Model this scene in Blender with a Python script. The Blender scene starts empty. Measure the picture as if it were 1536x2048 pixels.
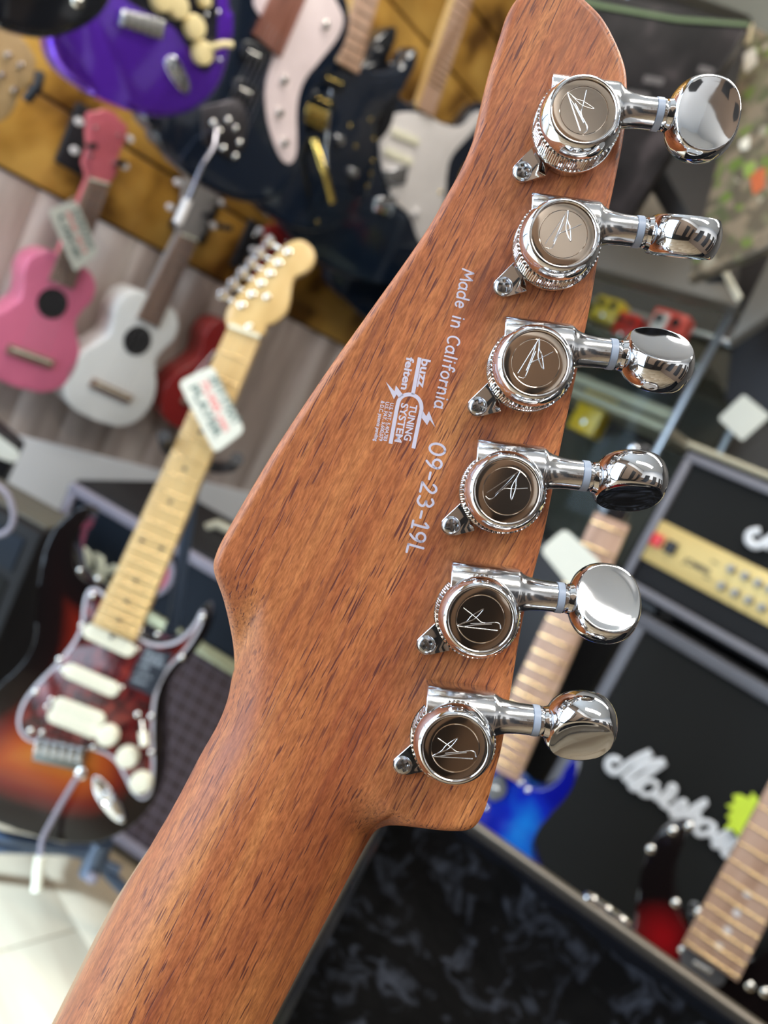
import bpy, bmesh, math, random
import numpy as np
from mathutils import Vector, Matrix
random.seed(7)
S = bpy.context.scene
COL = S.collection
rad = math.radians

# ---------------------------------------------------------------- camera
PITCH, ROLL, CAMZ = rad(8.4), rad(26.0), 0.95
F = 1537.0                                   # focal length in pixels of the 1536x2048 frame
h_ = Vector((1, 0, 0)); w_ = Vector((0, math.sin(PITCH), math.cos(PITCH)))
FWD = Vector((0, math.cos(PITCH), -math.sin(PITCH)))
CR = h_ * math.cos(ROLL) + w_ * math.sin(ROLL)
CU = -h_ * math.sin(ROLL) + w_ * math.cos(ROLL)
CO = Vector((0, 0, CAMZ))
cam = bpy.data.cameras.new('camera'); camo = bpy.data.objects.new('camera', cam); COL.objects.link(camo)
M = Matrix.Identity(4)
for i in range(3):
    M[i][0] = CR[i]; M[i][1] = CU[i]; M[i][2] = -FWD[i]; M[i][3] = CO[i]
camo.matrix_world = M
cam.sensor_fit = 'VERTICAL'; cam.sensor_height = 36.0; cam.lens = 36.0 * F / 2048.0
cam.clip_start = 0.01; cam.clip_end = 50
cam.dof.use_dof = True; cam.dof.focus_distance = 0.1505
cam.dof.aperture_fstop = cam.lens / 1.95      # a 1.75 mm pupil
cam.dof.aperture_blades = 0
S.camera = camo
D0 = 0.1556                                   # distance to the back of the headstock

# ---------------------------------------------------------------- light
S.view_settings.view_transform = 'Standard'; S.view_settings.look = 'None'
S.view_settings.gamma = 1.0; S.view_settings.use_curve_mapping = False
S.view_settings.exposure = 0.0
W = bpy.data.worlds.new('world'); S.world = W; W.use_nodes = True
wn = W.node_tree.nodes; wl = W.node_tree.links
bg = wn['Background']; bg.inputs[0].default_value = (0.62, 0.78, 1.0, 1); bg.inputs[1].default_value = 1.6
def area(name, loc, target, sx, sy, power, col):
    l = bpy.data.lights.new(name, 'AREA'); l.shape = 'RECTANGLE'; l.size = sx; l.size_y = sy
    l.energy = power; l.color = col
    o = bpy.data.objects.new(name, l); COL.objects.link(o); o.location = loc
    o.rotation_euler = (Vector(target) - Vector(loc)).to_track_quat('-Z', 'Y').to_euler()
    return o
RA = Vector((math.sin(rad(38)), math.cos(rad(38)), 0)); RB = Vector((math.cos(rad(38)), -math.sin(rad(38)), 0))
CN = Vector((-0.02, 2.53, 0))                                     # the corner of the two shop walls
def room(a_, b_, z_): return CN + RA * a_ + RB * b_ + Vector((0, 0, z_))
area('window_daylight', room(-3.27, 0.68, 0.95), room(-1.0, 1.0, 0.9), 1.1, 1.6, 30, (0.66, 0.82, 1.0))
sun = bpy.data.lights.new('sun', 'SUN'); sun.energy = 24.0; sun.angle = rad(4); sun.color = (0.52, 0.74, 1.0)
suno = bpy.data.objects.new('sun', sun); COL.objects.link(suno)
suno.rotation_euler = (RA + Vector((0, 0, -0.88))).to_track_quat('-Z', 'Y').to_euler()
area('ceiling_lamp', (0.3, -0.7, 2.5), (0.3, -0.7, 0), 1.2, 0.3, 26, (1.0, 0.95, 0.88))
area('ceiling_lamp', (0.9, 0.9, 2.5), (0.9, 0.9, 0), 1.2, 0.3, 26, (1.0, 0.95, 0.87))
area('ceiling_lamp', (-0.5, 0.75, 2.5), (-0.5, 0.75, 0), 0.9, 0.3, 22, (1.0, 0.95, 0.87))

# ---------------------------------------------------------------- helpers
def ray(px, py):
    return CR * ((px - 768) / F) + CU * (-(py - 1024) / F) + FWD
def at(px, py, z):
    return CO + ray(px, py) * z
class Fr:
    """A flat working frame: O, ex (sideways), ey (upwards), n (facing out)."""
    def __init__(s, O, yaw=0.0, lean=0.0):
        y = rad(yaw); l = rad(lean)
        s.O = Vector(O); s.ex = Vector((math.cos(y), math.sin(y), 0))
        nh = s.ex.cross(Vector((0, 0, 1)))
        s.ey = Vector((0, 0, 1)) * math.cos(l) - nh * math.sin(l); s.n = s.ex.cross(s.ey)
    def mat(s):
        m = Matrix.Identity(4)
        for i in range(3):
            m[i][0] = s.ex[i]; m[i][1] = s.ey[i]; m[i][2] = s.n[i]; m[i][3] = s.O[i]
        return m
    def p(s, px, py, off=0.0):
        r = ray(px, py); o = s.O + s.n * off
        t = (o - CO).dot(s.n) / r.dot(s.n)
        q = CO + r * t - s.O
        return (q.dot(s.ex), q.dot(s.ey))
    def ps(s, pts, off=0.0):
        return [s.p(a, b, off) for a, b in pts]
def fr_at(px, py, z, yaw=0, lean=0):
    return Fr(at(px, py, z), yaw, lean)
WYAW = 52.0
WP = at(130, 500, 1.45)
WN = Fr(WP, WYAW).n
def fr_wall(px, py, off):                      # a frame parallel to the left wall, off metres before the plane of the ukuleles
    f = Fr(WP + WN * off, WYAW)
    x, y = f.p(px, py)
    return Fr(f.O + f.ex * x + f.ey * y, WYAW)

def thing(name, fr, label, cat, group=None):
    o = bpy.data.objects.new(name, None); COL.objects.link(o); o.empty_display_size = 0.02
    o.matrix_world = fr.mat() if isinstance(fr, Fr) else fr
    o['label'] = label; o['category'] = cat
    if group: o['group'] = group
    return o
def tag(o, label=None, cat=None, group=None, kind=None):
    if label: o['label'] = label
    if cat: o['category'] = cat
    if group: o['group'] = group
    if kind: o['kind'] = kind
    return o
def link(name, me, mat, parent=None, mw=None, smooth=None):
    if mat and not me.materials: me.materials.append(mat)
    if smooth is not None:
        me.polygons.foreach_set('use_smooth', [True] * len(me.polygons))
        if smooth < 180: me.set_sharp_from_angle(angle=rad(smooth))
    o = bpy.data.objects.new(name, me); COL.objects.link(o)
    if parent is not None: o.parent = parent
    if mw is not None:
        if parent is not None: o.matrix_local = mw
        else: o.matrix_world = mw
    return o
def bm_obj(name, bm, mat, parent=None, mw=None, smooth=35):
    me = bpy.data.meshes.new(name); bmesh.ops.recalc_face_normals(bm, faces=bm.faces[:])
    bm.to_mesh(me); bm.free()
    return link(name, me, mat, parent, mw, smooth)
def spline(pts, n=8, closed=True):
    P = [Vector(p) for p in pts]; out = []; m = len(P)
    rng = range(m) if closed else range(m - 1)
    for i in rng:
        if closed: a, b, c, d = P[i - 1], P[i], P[(i + 1) % m], P[(i + 2) % m]
        else: a, b, c, d = P[max(i - 1, 0)], P[i], P[i + 1], P[min(i + 2, m - 1)]
        for k in range(n):
            t = k / n
            out.append(0.5 * ((2 * b) + (-a + c) * t + (2 * a - 5 * b + 4 * c - d) * t * t + (-a + 3 * b - 3 * c + d) * t ** 3))
    if not closed: out.append(P[-1])
    return [tuple(v) for v in out]
def slab_bm(bm, pts, z0, z1, bev=0.0, seg=3, both=True):
    t = bmesh.new()
    vs = [t.verts.new((p[0], p[1], z1)) for p in pts]
    f = t.faces.new(vs)
    r = bmesh.ops.extrude_face_region(t, geom=[f])
    nv = [e for e in r['geom'] if isinstance(e, bmesh.types.BMVert)]
    for v in nv: v.co.z = z0
    if bev > 0:
        es = [e for e in t.edges if abs(e.verts[0].co.z - e.verts[1].co.z) < 1e-9 and (both or e.verts[0].co.z == z1)]
        bmesh.ops.bevel(t, geom=es, offset=bev, segments=seg, profile=0.5, affect='EDGES', clamp_overlap=True)
    bmesh.ops.triangulate(t, faces=[f for f in t.faces if len(f.verts) > 4])
    me = bpy.data.meshes.new('t'); bmesh.ops.recalc_face_normals(t, faces=t.faces[:]); t.to_mesh(me); t.free(); bm.from_mesh(me); bpy.data.meshes.remove(me)
    return bm
def slab(name, pts, z0, z1, mat, parent=None, bev=0.0, mw=None, seg=3, both=True, smooth=35):
    return bm_obj(name, slab_bm(bmesh.new(), pts, z0, z1, bev, seg, both), mat, parent, mw, smooth)
def box_bm(bm, x0, x1, y0, y1, z0, z1, bev=0.0):
    return slab_bm(bm, [(x0, y0), (x1, y0), (x1, y1), (x0, y1)], z0, z1, bev, 2)
def box(name, x0, x1, y0, y1, z0, z1, mat, parent=None, bev=0.0, mw=None):
    bm = bmesh.new(); r = bmesh.ops.create_cube(bm, size=1.0)
    bmesh.ops.scale(bm, verts=bm.verts, vec=(x1 - x0, y1 - y0, z1 - z0))
    bmesh.ops.translate(bm, verts=bm.verts, vec=((x0 + x1) / 2, (y0 + y1) / 2, (z0 + z1) / 2))
    if bev > 0: bmesh.ops.bevel(bm, geom=bm.edges[:], offset=bev, segments=2, profile=0.5, affect='EDGES')
    return bm_obj(name, bm, mat, parent, mw)
def bar2d(a, b, w0, w1):
    a = Vector(a[:2]); b = Vector(b[:2]); d = (b - a).normalized(); n = Vector((-d.y, d.x))
    return [tuple(a - n * w0 / 2), tuple(b - n * w1 / 2), tuple(b + n * w1 / 2), tuple(a + n * w0 / 2)]
def lathe_bm(bm, prof, seg=32, rf=None, M=None, cap=True):
    """prof: (r, z) from one end to the other"""
    rings = []
    for j, (r, z) in enumerate(prof):
        ring = []
        for i in range(seg):
            a = 2 * math.pi * i / seg
            rr = rf(i, j, r) if rf else r
            co = Vector((rr * math.cos(a), rr * math.sin(a), z))
            ring.append(bm.verts.new(M @ co if M else co))
        rings.append(ring)
    for j in range(len(rings) - 1):
        for i in range(seg):
            k = (i + 1) % seg
            bm.faces.new((rings[j][i], rings[j][k], rings[j + 1][k], rings[j + 1][i]))
    if cap:
        if prof[0][0] > 1e-7: bm.faces.new(rings[0][::-1])
        if prof[-1][0] > 1e-7: bm.faces.new(rings[-1])
    bmesh.ops.remove_doubles(bm, verts=bm.verts, dist=1e-8)
    return bm
def lathe(name, prof, mat, parent=None, mw=None, seg=32, rf=None, smooth=35):
    return bm_obj(name, lathe_bm(bmesh.new(), prof, seg, rf), mat, parent, mw, smooth)
def T(x, y, z=0): return Matrix.Translation((x, y, z))
def tube_bm(bm, pts, r, seg=8, flat=1.0, rend=None):
    """tube along 3D points; flat squashes it in local z"""
    P = [Vector(p) if len(p) == 3 else Vector((p[0], p[1], 0)) for p in pts]; rings = []
    n = len(P)
    for i, p in enumerate(P):
        d = (P[min(i + 1, n - 1)] - P[max(i - 1, 0)]).normalized()
        up = Vector((0, 0, 1)) if abs(d.z) < 0.95 else Vector((0, 1, 0))
        s = d.cross(up).normalized(); u = s.cross(d)
        rr = r if rend is None else r + (rend - r) * i / (n - 1)
        rings.append([bm.verts.new(p + (s * math.cos(a) + u * math.sin(a) * flat) * rr) for a in [2 * math.pi * k / seg for k in range(seg)]])
    for j in range(n - 1):
        for i in range(seg):
            k = (i + 1) % seg
            bm.faces.new((rings[j][i], rings[j][k], rings[j + 1][k], rings[j + 1][i]))
    bm.faces.new(rings[0][::-1]); bm.faces.new(rings[-1])
    return bm
def tube(name, pts, r, mat, parent=None, seg=8, flat=1.0, rend=None, mw=None):
    return bm_obj(name, tube_bm(bmesh.new(), pts, r, seg, flat, rend), mat, parent, mw, 60)
def text_mesh(name, body, size, mat, parent, mw, bold=0.0, ext=0.00005, width=None, shear=0.0, space=1.0, align='LEFT'):
    c = bpy.data.curves.new('lettering', 'FONT'); c.body = body; c.size = size; c.offset = bold; c.extrude = ext
    c.shear = shear; c.space_character = space; c.resolution_u = 3; c.align_x = align
    o = bpy.data.objects.new('tmp', c); COL.objects.link(o)
    dg = bpy.context.evaluated_depsgraph_get(); me = bpy.data.meshes.new_from_object(o.evaluated_get(dg))
    bpy.data.objects.remove(o); bpy.data.curves.remove(c); me.name = name
    if width:
        xs = [v.co.x for v in me.vertices]; k = width / (max(xs) - min(xs)); x0 = min(xs) if align == 'LEFT' else 0
        for v in me.vertices: v.co.x = (v.co.x - x0) * k
    me.materials.clear()
    return link(name, me, mat, parent, mw)

# ---------------------------------------------------------------- materials
def mat(name, col, rough=0.5, metal=0.0, coat=0.0, var=0.08, scale=40.0, bump=0.0, spec=0.5, trans=0.0, sheen=0.0, emit=None):
    m = bpy.data.materials.new(name); m.use_nodes = True; nt = m.node_tree; b = nt.nodes['Principled BSDF']
    b.inputs['Roughness'].default_value = rough; b.inputs['Metallic'].default_value = metal
    b.inputs['Coat Weight'].default_value = coat; b.inputs['Coat Roughness'].default_value = 0.05
    b.inputs['Specular IOR Level'].default_value = spec
    if trans: b.inputs['Transmission Weight'].default_value = trans
    if sheen: b.inputs['Sheen Weight'].default_value = sheen; b.inputs['Sheen Roughness'].default_value = 0.4
    if emit: b.inputs['Emission Color'].default_value = (*emit[0], 1); b.inputs['Emission Strength'].default_value = emit[1]
    tc = nt.nodes.new('ShaderNodeTexCoord'); nz = nt.nodes.new('ShaderNodeTexNoise'); nz.inputs['Scale'].default_value = scale
    nz.inputs['Detail'].default_value = 4
    nt.links.new(tc.outputs['Object'], nz.inputs['Vector'])
    mr = nt.nodes.new('ShaderNodeMapRange'); mr.inputs['To Min'].default_value = 1 - var; mr.inputs['To Max'].default_value = 1 + var
    nt.links.new(nz.outputs['Fac'], mr.inputs['Value'])
    mx = nt.nodes.new('ShaderNodeVectorMath'); mx.operation = 'SCALE'; mx.inputs[0].default_value = col
    nt.links.new(mr.outputs[0], mx.inputs['Scale']); nt.links.new(mx.outputs[0], b.inputs['Base Color'])
    if bump:
        bp = nt.nodes.new('ShaderNodeBump'); bp.inputs['Strength'].default_value = bump; bp.inputs['Distance'].default_value = 0.001
        nt.links.new(nz.outputs['Fac'], bp.inputs['Height']); nt.links.new(bp.outputs[0], b.inputs['Normal'])
    return m
def grain_mat(name, cols, scale, rot=(0, 0, 0), rough=0.4, coat=0.0, detail=5, stops=None, seedv=0.0):
    """stretched-noise wood: scale = (x, y, z) frequencies in object space"""
    m = bpy.data.materials.new(name); m.use_nodes = True; nt = m.node_tree; b = nt.nodes['Principled BSDF']
    b.inputs['Roughness'].default_value = rough; b.inputs['Coat Weight'].default_value = coat; b.inputs['Coat Roughness'].default_value = 0.08
    tc = nt.nodes.new('ShaderNodeTexCoord'); mp = nt.nodes.new('ShaderNodeMapping')
    mp.inputs['Rotation'].default_value = rot; mp.inputs['Location'].default_value = (seedv, seedv, 0)
    m2 = nt.nodes.new('ShaderNodeVectorMath'); m2.operation = 'MULTIPLY'; m2.inputs[1].default_value = scale
    nz = nt.nodes.new('ShaderNodeTexNoise'); nz.inputs['Scale'].default_value = 1; nz.inputs['Detail'].default_value = detail
    nz.inputs['Distortion'].default_value = 0.3
    cr = nt.nodes.new('ShaderNodeValToRGB')
    for i, c in enumerate(cols):
        p = (stops or [0.3 + 0.4 * k / (len(cols) - 1) for k in range(len(cols))])[i]
        e = cr.color_ramp.elements[i] if i < 2 else cr.color_ramp.elements.new(p)
        e.position = p; e.color = (*c, 1)
    nt.links.new(tc.outputs['Object'], mp.inputs[0]); nt.links.new(mp.outputs[0], m2.inputs[0]); nt.links.new(m2.outputs[0], nz.inputs['Vector'])
    nt.links.new(nz.outputs['Fac'], cr.inputs[0]); nt.links.new(cr.outputs[0], b.inputs['Base Color'])
    return m
def neck_wood():
    m = bpy.data.materials.new('roasted_mahogany'); m.use_nodes = True; nt = m.node_tree; N = nt.nodes; Lk = nt.links
    b = N['Principled BSDF']; b.inputs['Roughness'].default_value = 0.46
    b.inputs['Specular IOR Level'].default_value = 0.45
    tc = N.new('ShaderNodeTexCoord')
    rot = N.new('ShaderNodeVectorRotate'); rot.rotation_type = 'EULER_XYZ'; rot.inputs['Rotation'].default_value = (0, rad(3.5), rad(-63))
    rot.invert = False
    Lk.new(tc.outputs['Object'], rot.inputs['Vector'])
    def noise(sx, sy, sz, detail=2, dist=0.0, rough=0.5, off=0.0):
        a = N.new('ShaderNodeVectorMath'); a.operation = 'MULTIPLY_ADD'; a.inputs[1].default_value = (sx, sy, sz); a.inputs[2].default_value = (off, off * 2, off)
        Lk.new(rot.outputs[0], a.inputs[0]); n = N.new('ShaderNodeTexNoise'); n.inputs['Scale'].default_value = 1
        n.inputs['Detail'].default_value = detail; n.inputs['Distortion'].default_value = dist; n.inputs['Roughness'].default_value = rough
        Lk.new(a.outputs[0], n.inputs['Vector']); return n.outputs['Fac']
    def ramp(v, stops):
        r = N.new('ShaderNodeValToRGB')
        for i, (p, c) in enumerate(stops):
            e = r.color_ramp.elements[i] if i < 2 else r.color_ramp.elements.new(p)
            e.position = p; e.color = (*c, 1) if len(c) == 3 else c
        Lk.new(v, r.inputs[0]); return r.outputs[0]
    def mix(f, a, bb, mode='MIX'):
        x = N.new('ShaderNodeMix'); x.data_type = 'RGBA'; x.blend_type = mode
        if isinstance(f, float): x.inputs[0].default_value = f
        else: Lk.new(f, x.inputs[0])
        for s, v in ((6, a), (7, bb)):
            if isinstance(v, tuple): x.inputs[s].default_value = (*v, 1)
            else: Lk.new(v, x.inputs[s])
        return x.outputs[2]
    base = ramp(noise(9, 130, 60, 3, 0.6), [(0.3, (0.33, 0.086, 0.033)), (0.5, (0.47, 0.152, 0.052)), (0.72, (0.60, 0.235, 0.078))])
    fib = ramp(noise(420, 2600, 2600, 3, 0.4, 0.6, 3), [(0.34, (0.60, 0.54, 0.50)), (0.66, (1.30, 1.38, 1.42))])
    c = mix(0.72, base, fib, 'MULTIPLY')
    fig = ramp(noise(190, 420, 300, 2, 1.2, 0.5, 9), [(0.35, (0.86, 0.84, 0.82)), (0.65, (1.12, 1.12, 1.10))])
    c = mix(0.6, c, fig, 'MULTIPLY')
    p1 = ramp(noise(120, 2300, 2000, 1, 0.15, 0.5, 21), [(0.61, (0, 0, 0)), (0.68, (1, 1, 1))])
    band = ramp(noise(10, 150, 90, 2, 0.4, 0.5, 40), [(0.32, (0.3, 0.3, 0.3)), (0.52, (1, 1, 1))])
    p1m = mix(1.0, p1, band, 'MULTIPLY')
    c = mix(p1m, c, (0.13, 0.036, 0.026))
    p2 = ramp(noise(70, 1100, 1000, 2, 0.3, 0.6, 77), [(0.60, (0, 0, 0)), (0.72, (0.6, 0.6, 0.6))])
    c = mix(mix(1.0, p2, band, 'MULTIPLY'), c, (0.17, 0.046, 0.034))
    wide = ramp(noise(26, 620, 400, 2, 0.3, 0.5, 60), [(0.60, (0, 0, 0)), (0.74, (0.6, 0.6, 0.6))])
    c = mix(wide, c, (0.19, 0.058, 0.032))
    Lk.new(c, b.inputs['Base Color'])
    bp = N.new('ShaderNodeBump'); bp.inputs['Strength'].default_value = 0.35; bp.inputs['Distance'].default_value = 0.0001; bp.invert = True
    Lk.new(p1m, bp.inputs['Height'])
    Lk.new(bp.outputs[0], b.inputs['Normal'])
    b.inputs['Coat Weight'].default_value = 0.06; b.inputs['Coat Roughness'].default_value = 0.3
    return m

M_wood = neck_wood()
M_chrome = mat('polished_chrome', (0.84, 0.85, 0.87), 0.05, 1.0, var=0.03, scale=300)
M_chrome2 = mat('cast_chrome', (0.74, 0.74, 0.75), 0.15, 1.0, var=0.05, scale=900, bump=0.03)
M_capface = mat('brown_tinted_chrome', (0.70, 0.58, 0.48), 0.08, 1.0, var=0.05, scale=500)  # brown of the reflected room is tinted into the cap metal
M_screw = mat('screw_steel', (0.55, 0.56, 0.57), 0.22, 1.0, var=0.1, scale=900)
M_gasket = mat('grey_nylon', (0.38, 0.44, 0.54), 0.4, var=0.03)
M_print = mat('pale_lilac_print', (0.64, 0.60, 0.70), 0.45, var=0.04, scale=900)
M_maple_edge = mat('pale_maple', (0.78, 0.62, 0.42), 0.35, var=0.06)

# ---------------------------------------------------------------- the guitar held up close (its back is towards us)
GM = M.copy()
for i in range(3): GM[i][3] = (CO + FWD * D0)[i]
guitar = thing('electric_guitar', GM, 'brown mahogany guitar neck and headstock seen close from behind with six chrome tuners', 'guitar')
AX = Vector((0.454, 0.891))                                      # neck axis in the headstock plane, upwards
def L(px, py, z=0.0):                                            # pixel -> local point at height z (m) over the headstock back
    k = (D0 - z) / F
    return ((px - 768) * k, -(py - 1024) * k)
def st(x, y): return (x * AX.x + y * AX.y, x * AX.y - y * AX.x)
mm = 0.001
left = [(-260, 2780, -12), (-80, 2420, -12), (109, 2048, -12), (226, 1817, -12), (299, 1697, -12), (365, 1584, -12), (408, 1502, -12), (440, 1445, -11), (456, 1405, -10),
        (462, 1370, -9), (463, 1303, -7), (456, 1248, -5), (445, 1197, -3.5), (430, 1155, -2.2), (426, 1135, -2), (430, 1113, -2), (448, 1073, -2), (509, 967, -2),
        (560, 883, -2), (650, 748, -2), (741, 620, -2), (809, 525, -2), (858, 453, -2), (888, 400, -2), (922, 338, -2), (948, 274, -2), (963, 208, -2),
        (976, 151, -2), (1001, 68, -2), (1012, 34, -2), (1028, 6, -2), (1050, -14, -2), (1080, -25, -2), (1110, -28, -2), (1130, -22, -2)]
right = [(160, 2780, -12), (355, 2410, -12), (546, 2048, -12), (614, 1923, -12), (671, 1817, -12), (709, 1744, -12), (738, 1692, -12), (750, 1677, -11.5), (769, 1665, -10), (790, 1660, -7), (814, 1658, -4), (845, 1658, -2.4),
         (882, 1660, -2), (910, 1661, -2), (930, 1660, -2), (946, 1654, -2), (957, 1643, -2), (966, 1628, -2), (974, 1607, -2), (984, 1570, -2), (994, 1530, -2), (1007, 1474, -2), (1046, 1237, -2), (1089, 1061, -2), (1122, 890, -2),
         (1153, 746, -2), (1180, 612, -2), (1195, 523, -2), (1223, 394, -2), (1244, 290, -2), (1252, 220, -2), (1253, 172, -2), (1248, 134, -2), (1230, 87, -2), (1202, 38, -2), (1164, 0, -2), (1148, -12, -2), (1134, -20, -2)]
def side(lst):
    P = []
    for px, py, z in lst:
        x, y = L(px, py, z * mm); P.append(st(x, y))
    P = spline([(p[0], p[1], 0) for p in P], 14, False)
    P = np.array([(p[0], p[1]) for p in P]); o = [P[0]]
    for q in P[1:]:
        if q[0] > o[-1][0] + 1e-6: o.append(q)
    return np.array(o)
LS, RS = side(left), side(right)
s0, s1 = max(LS[0, 0], RS[0, 0]), min(LS[-1, 0], RS[-1, 0])
def smst(a, b, x):
    t = np.clip((x - a) / (b - a), 0, 1); return t * t * (3 - 2 * t)
PXM = D0 / F
srows = np.unique(np.concatenate([np.arange(s0, s1, 0.00055), np.arange(-600 * PXM, -440 * PXM, 0.00013), np.arange(s1 - 0.004, s1, 0.00015), [s1]]))
srows = srows[np.concatenate([[True], np.diff(srows) > 5e-5])]
tl = np.interp(srows, LS[:, 0], LS[:, 1]); tr = np.interp(srows, RS[:, 0], RS[:, 1])
NT = 110
u = (1 - np.cos(np.linspace(0, math.pi, NT))) / 2
u = 0.55 * u + 0.45 * np.linspace(0, 1, NT)
Sg = np.repeat(srows[:, None], NT, 1); Tg = tl[:, None] + (tr - tl)[:, None] * u[None, :]
poly = np.concatenate([LS, RS[::-1]])
def dist_poly(s, t):
    out = np.full(s.shape, 1e9)
    A = poly; B = np.roll(poly, -1, 0)
    for i in range(len(A)):
        ax, ay = A[i]; bx, by = B[i]
        if i == len(A) - 1: continue                              # the far cut end of the neck
        dx, dy = bx - ax, by - ay; l2 = dx * dx + dy * dy + 1e-18
        k = np.clip(((s - ax) * dx + (t - ay) * dy) / l2, 0, 1)
        d = np.hypot(s - ax - k * dx, t - ay - k * dy); out = np.minimum(out, d)
    return out
Dg = dist_poly(Sg, Tg)
r_ = 2.2 * mm
dd = np.clip(Dg, 0, r_); zh = -r_ + np.sqrt(np.maximum(r_ * r_ - (r_ - dd) ** 2, 0))
NC, NW = 7.95 * mm, 21.4 * mm
q = np.clip(np.abs(Tg - NC) / NW, 0, 1)
zn = -15.5 * mm + 16.2 * mm * np.sqrt(np.maximum(1 - q ** 2.25, 0))
tp = Tg / PXM; sp = Sg / PXM
fr_t = np.clip((tp + 150) / 430, 0, 1)
b0 = -560 * (1 - fr_t) + -640 * fr_t; b1 = -230 * (1 - fr_t) + -515 * fr_t
bl = smst(b0, b1, sp)
Zg = zn * (1 - bl) + zh * bl
verts = []; faces = []
R, K = Sg.shape
X = Sg * AX.x + Tg * AX.y; Y = Sg * AX.y - Tg * AX.x
for i in range(R):
    for j in range(K): verts.append((X[i, j], Y[i, j], Zg[i, j]))
for i in range(R - 1):
    for j in range(K - 1):
        a = i * K + j; faces.append((a, a + 1, a + K + 1, a + K))
zb = np.where(srows / PXM < -430, -15.6 * mm, -15.6 * mm)
base = len(verts)
for i in range(R):
    for j in (0, K - 1): verts.append((X[i, j], Y[i, j], min(zb[i], Zg[i, j] - 0.0002)))
for i in range(R - 1):
    a = i * K; c = base + 2 * i
    faces.append((a, a + K, c + 2, c)); a = i * K + K - 1
    faces.append((a + K, a, c + 1, c + 3)); faces.append((c, c + 2, c + 3, c + 1))
faces.append([j for j in range(K)] + [base + 1, base])
a = (R - 1) * K; faces.append([a + j for j in range(K)][::-1] + [base + 2 * (R - 1), base + 2 * (R - 1) + 1])
me = bpy.data.meshes.new('neck'); me.from_pydata(verts, [], faces); me.update()
bmx = bmesh.new(); bmx.from_mesh(me); bmesh.ops.recalc_face_normals(bmx, faces=bmx.faces[:]); bmx.to_mesh(me); bmx.free()
neck = link('neck', me, M_wood, guitar, None, 50)
# fretboard on the far side
fbz0, fbz1 = -21.5 * mm, -15.6 * mm
sN = -560 * PXM
def xy(s, t): return (s * AX.x + t * AX.y, s * AX.y - t * AX.x)
fs_ = np.linspace(s0, sN, 16)
fpts = [xy(s_, float(np.interp(s_, srows, tl)) + (0.9 - 1.75 * max(0, min(1, (-640 * PXM - s_) / (420 * PXM)))) * mm) for s_ in fs_] + [xy(s_, float(np.interp(s_, srows, tr)) - 0.6 * mm) for s_ in fs_[::-1]]
slab('fretboard', fpts, fbz0, fbz1, M_maple_edge, guitar)['label'] = 'pale fretboard edge'

# --- tuners
E = Vector((0.9925, -0.122, 0)); Pp = Vector((0.122, 0.9925, 0)); Zv = Vector((0, 0, 1))
def screw_bm(r, h):
    bm = bmesh.new(); n = 48; m = 14; rings = []
    for j in range(m + 1):
        rr = r * j / m; ring = []
        for i in range(n):
            a = 2 * math.pi * i / n; x, y = rr * math.cos(a), rr * math.sin(a)
            z = h * math.sqrt(max(0, 1 - (rr / r) ** 2 * 0.98))
            w = r * 0.17; ln = r * 0.60
            if (abs(x) < w and abs(y) < ln) or (abs(y) < w and abs(x) < ln) or math.hypot(x, y) < r * 0.27: z -= h * 0.75
            ring.append(bm.verts.new((x, y, z)))
        rings.append(ring)
    for j in range(m):
        for i in range(n):
            k = (i + 1) % n; bm.faces.new((rings[j][i], rings[j][k], rings[j + 1][k], rings[j + 1][i]))
    bot = [bm.verts.new((v.co.x, v.co.y, -h * 0.5)) for v in rings[-1]]
    for i in range(n):
        k = (i + 1) % n; bm.faces.new((rings[-1][i], rings[-1][k], bot[k], bot[i]))
    bm.faces.new(bot)
    bmesh.ops.remove_doubles(bm, verts=bm.verts, dist=1e-8)
    return bm
def button_bm():
    bm = bmesh.new(); n = 56
    prof = [(0.0, 3.1), (0.2, 3.12), (0.4, 3.18), (0.58, 3.28), (0.72, 3.42), (0.80, 3.55), (0.835, 3.58), (0.865, 3.42), (0.91, 2.85), (0.955, 2.0), (0.985, 1.05), (1.0, 0.0)]
    prof = prof + [(r, -z) for r, z in prof[-2::-1]]
    rings = []
    for r, z in prof:
        ring = []
        for i in range(n):
            a = 2 * math.pi * i / n; c, s = math.cos(a), math.sin(a)
            e = 2.25; k = (abs(c) ** e + abs(s) ** e) ** (-1 / e)
            ring.append(bm.verts.new((c * k * r * 7.1 * mm, s * k * r * 8.1 * mm, z * mm)))
        rings.append(ring)
    for j in range(len(rings) - 1):
        for i in range(n):
            k = (i + 1) % n; bm.faces.new((rings[j][i], rings[j][k], rings[j + 1][k], rings[j + 1][i]))
    bmesh.ops.remove_doubles(bm, verts=bm.verts, dist=1e-7)
    return bm
def mesh_of(bm, name, m_, smooth=35):
    me = bpy.data.meshes.new(name); bmesh.ops.recalc_face_normals(bm, faces=bm.faces[:]); bm.to_mesh(me); bm.free()
    me.materials.append(m_); me.polygons.foreach_set('use_smooth', [True] * len(me.polygons)); me.set_sharp_from_angle(angle=rad(smooth))
    return me
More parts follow.
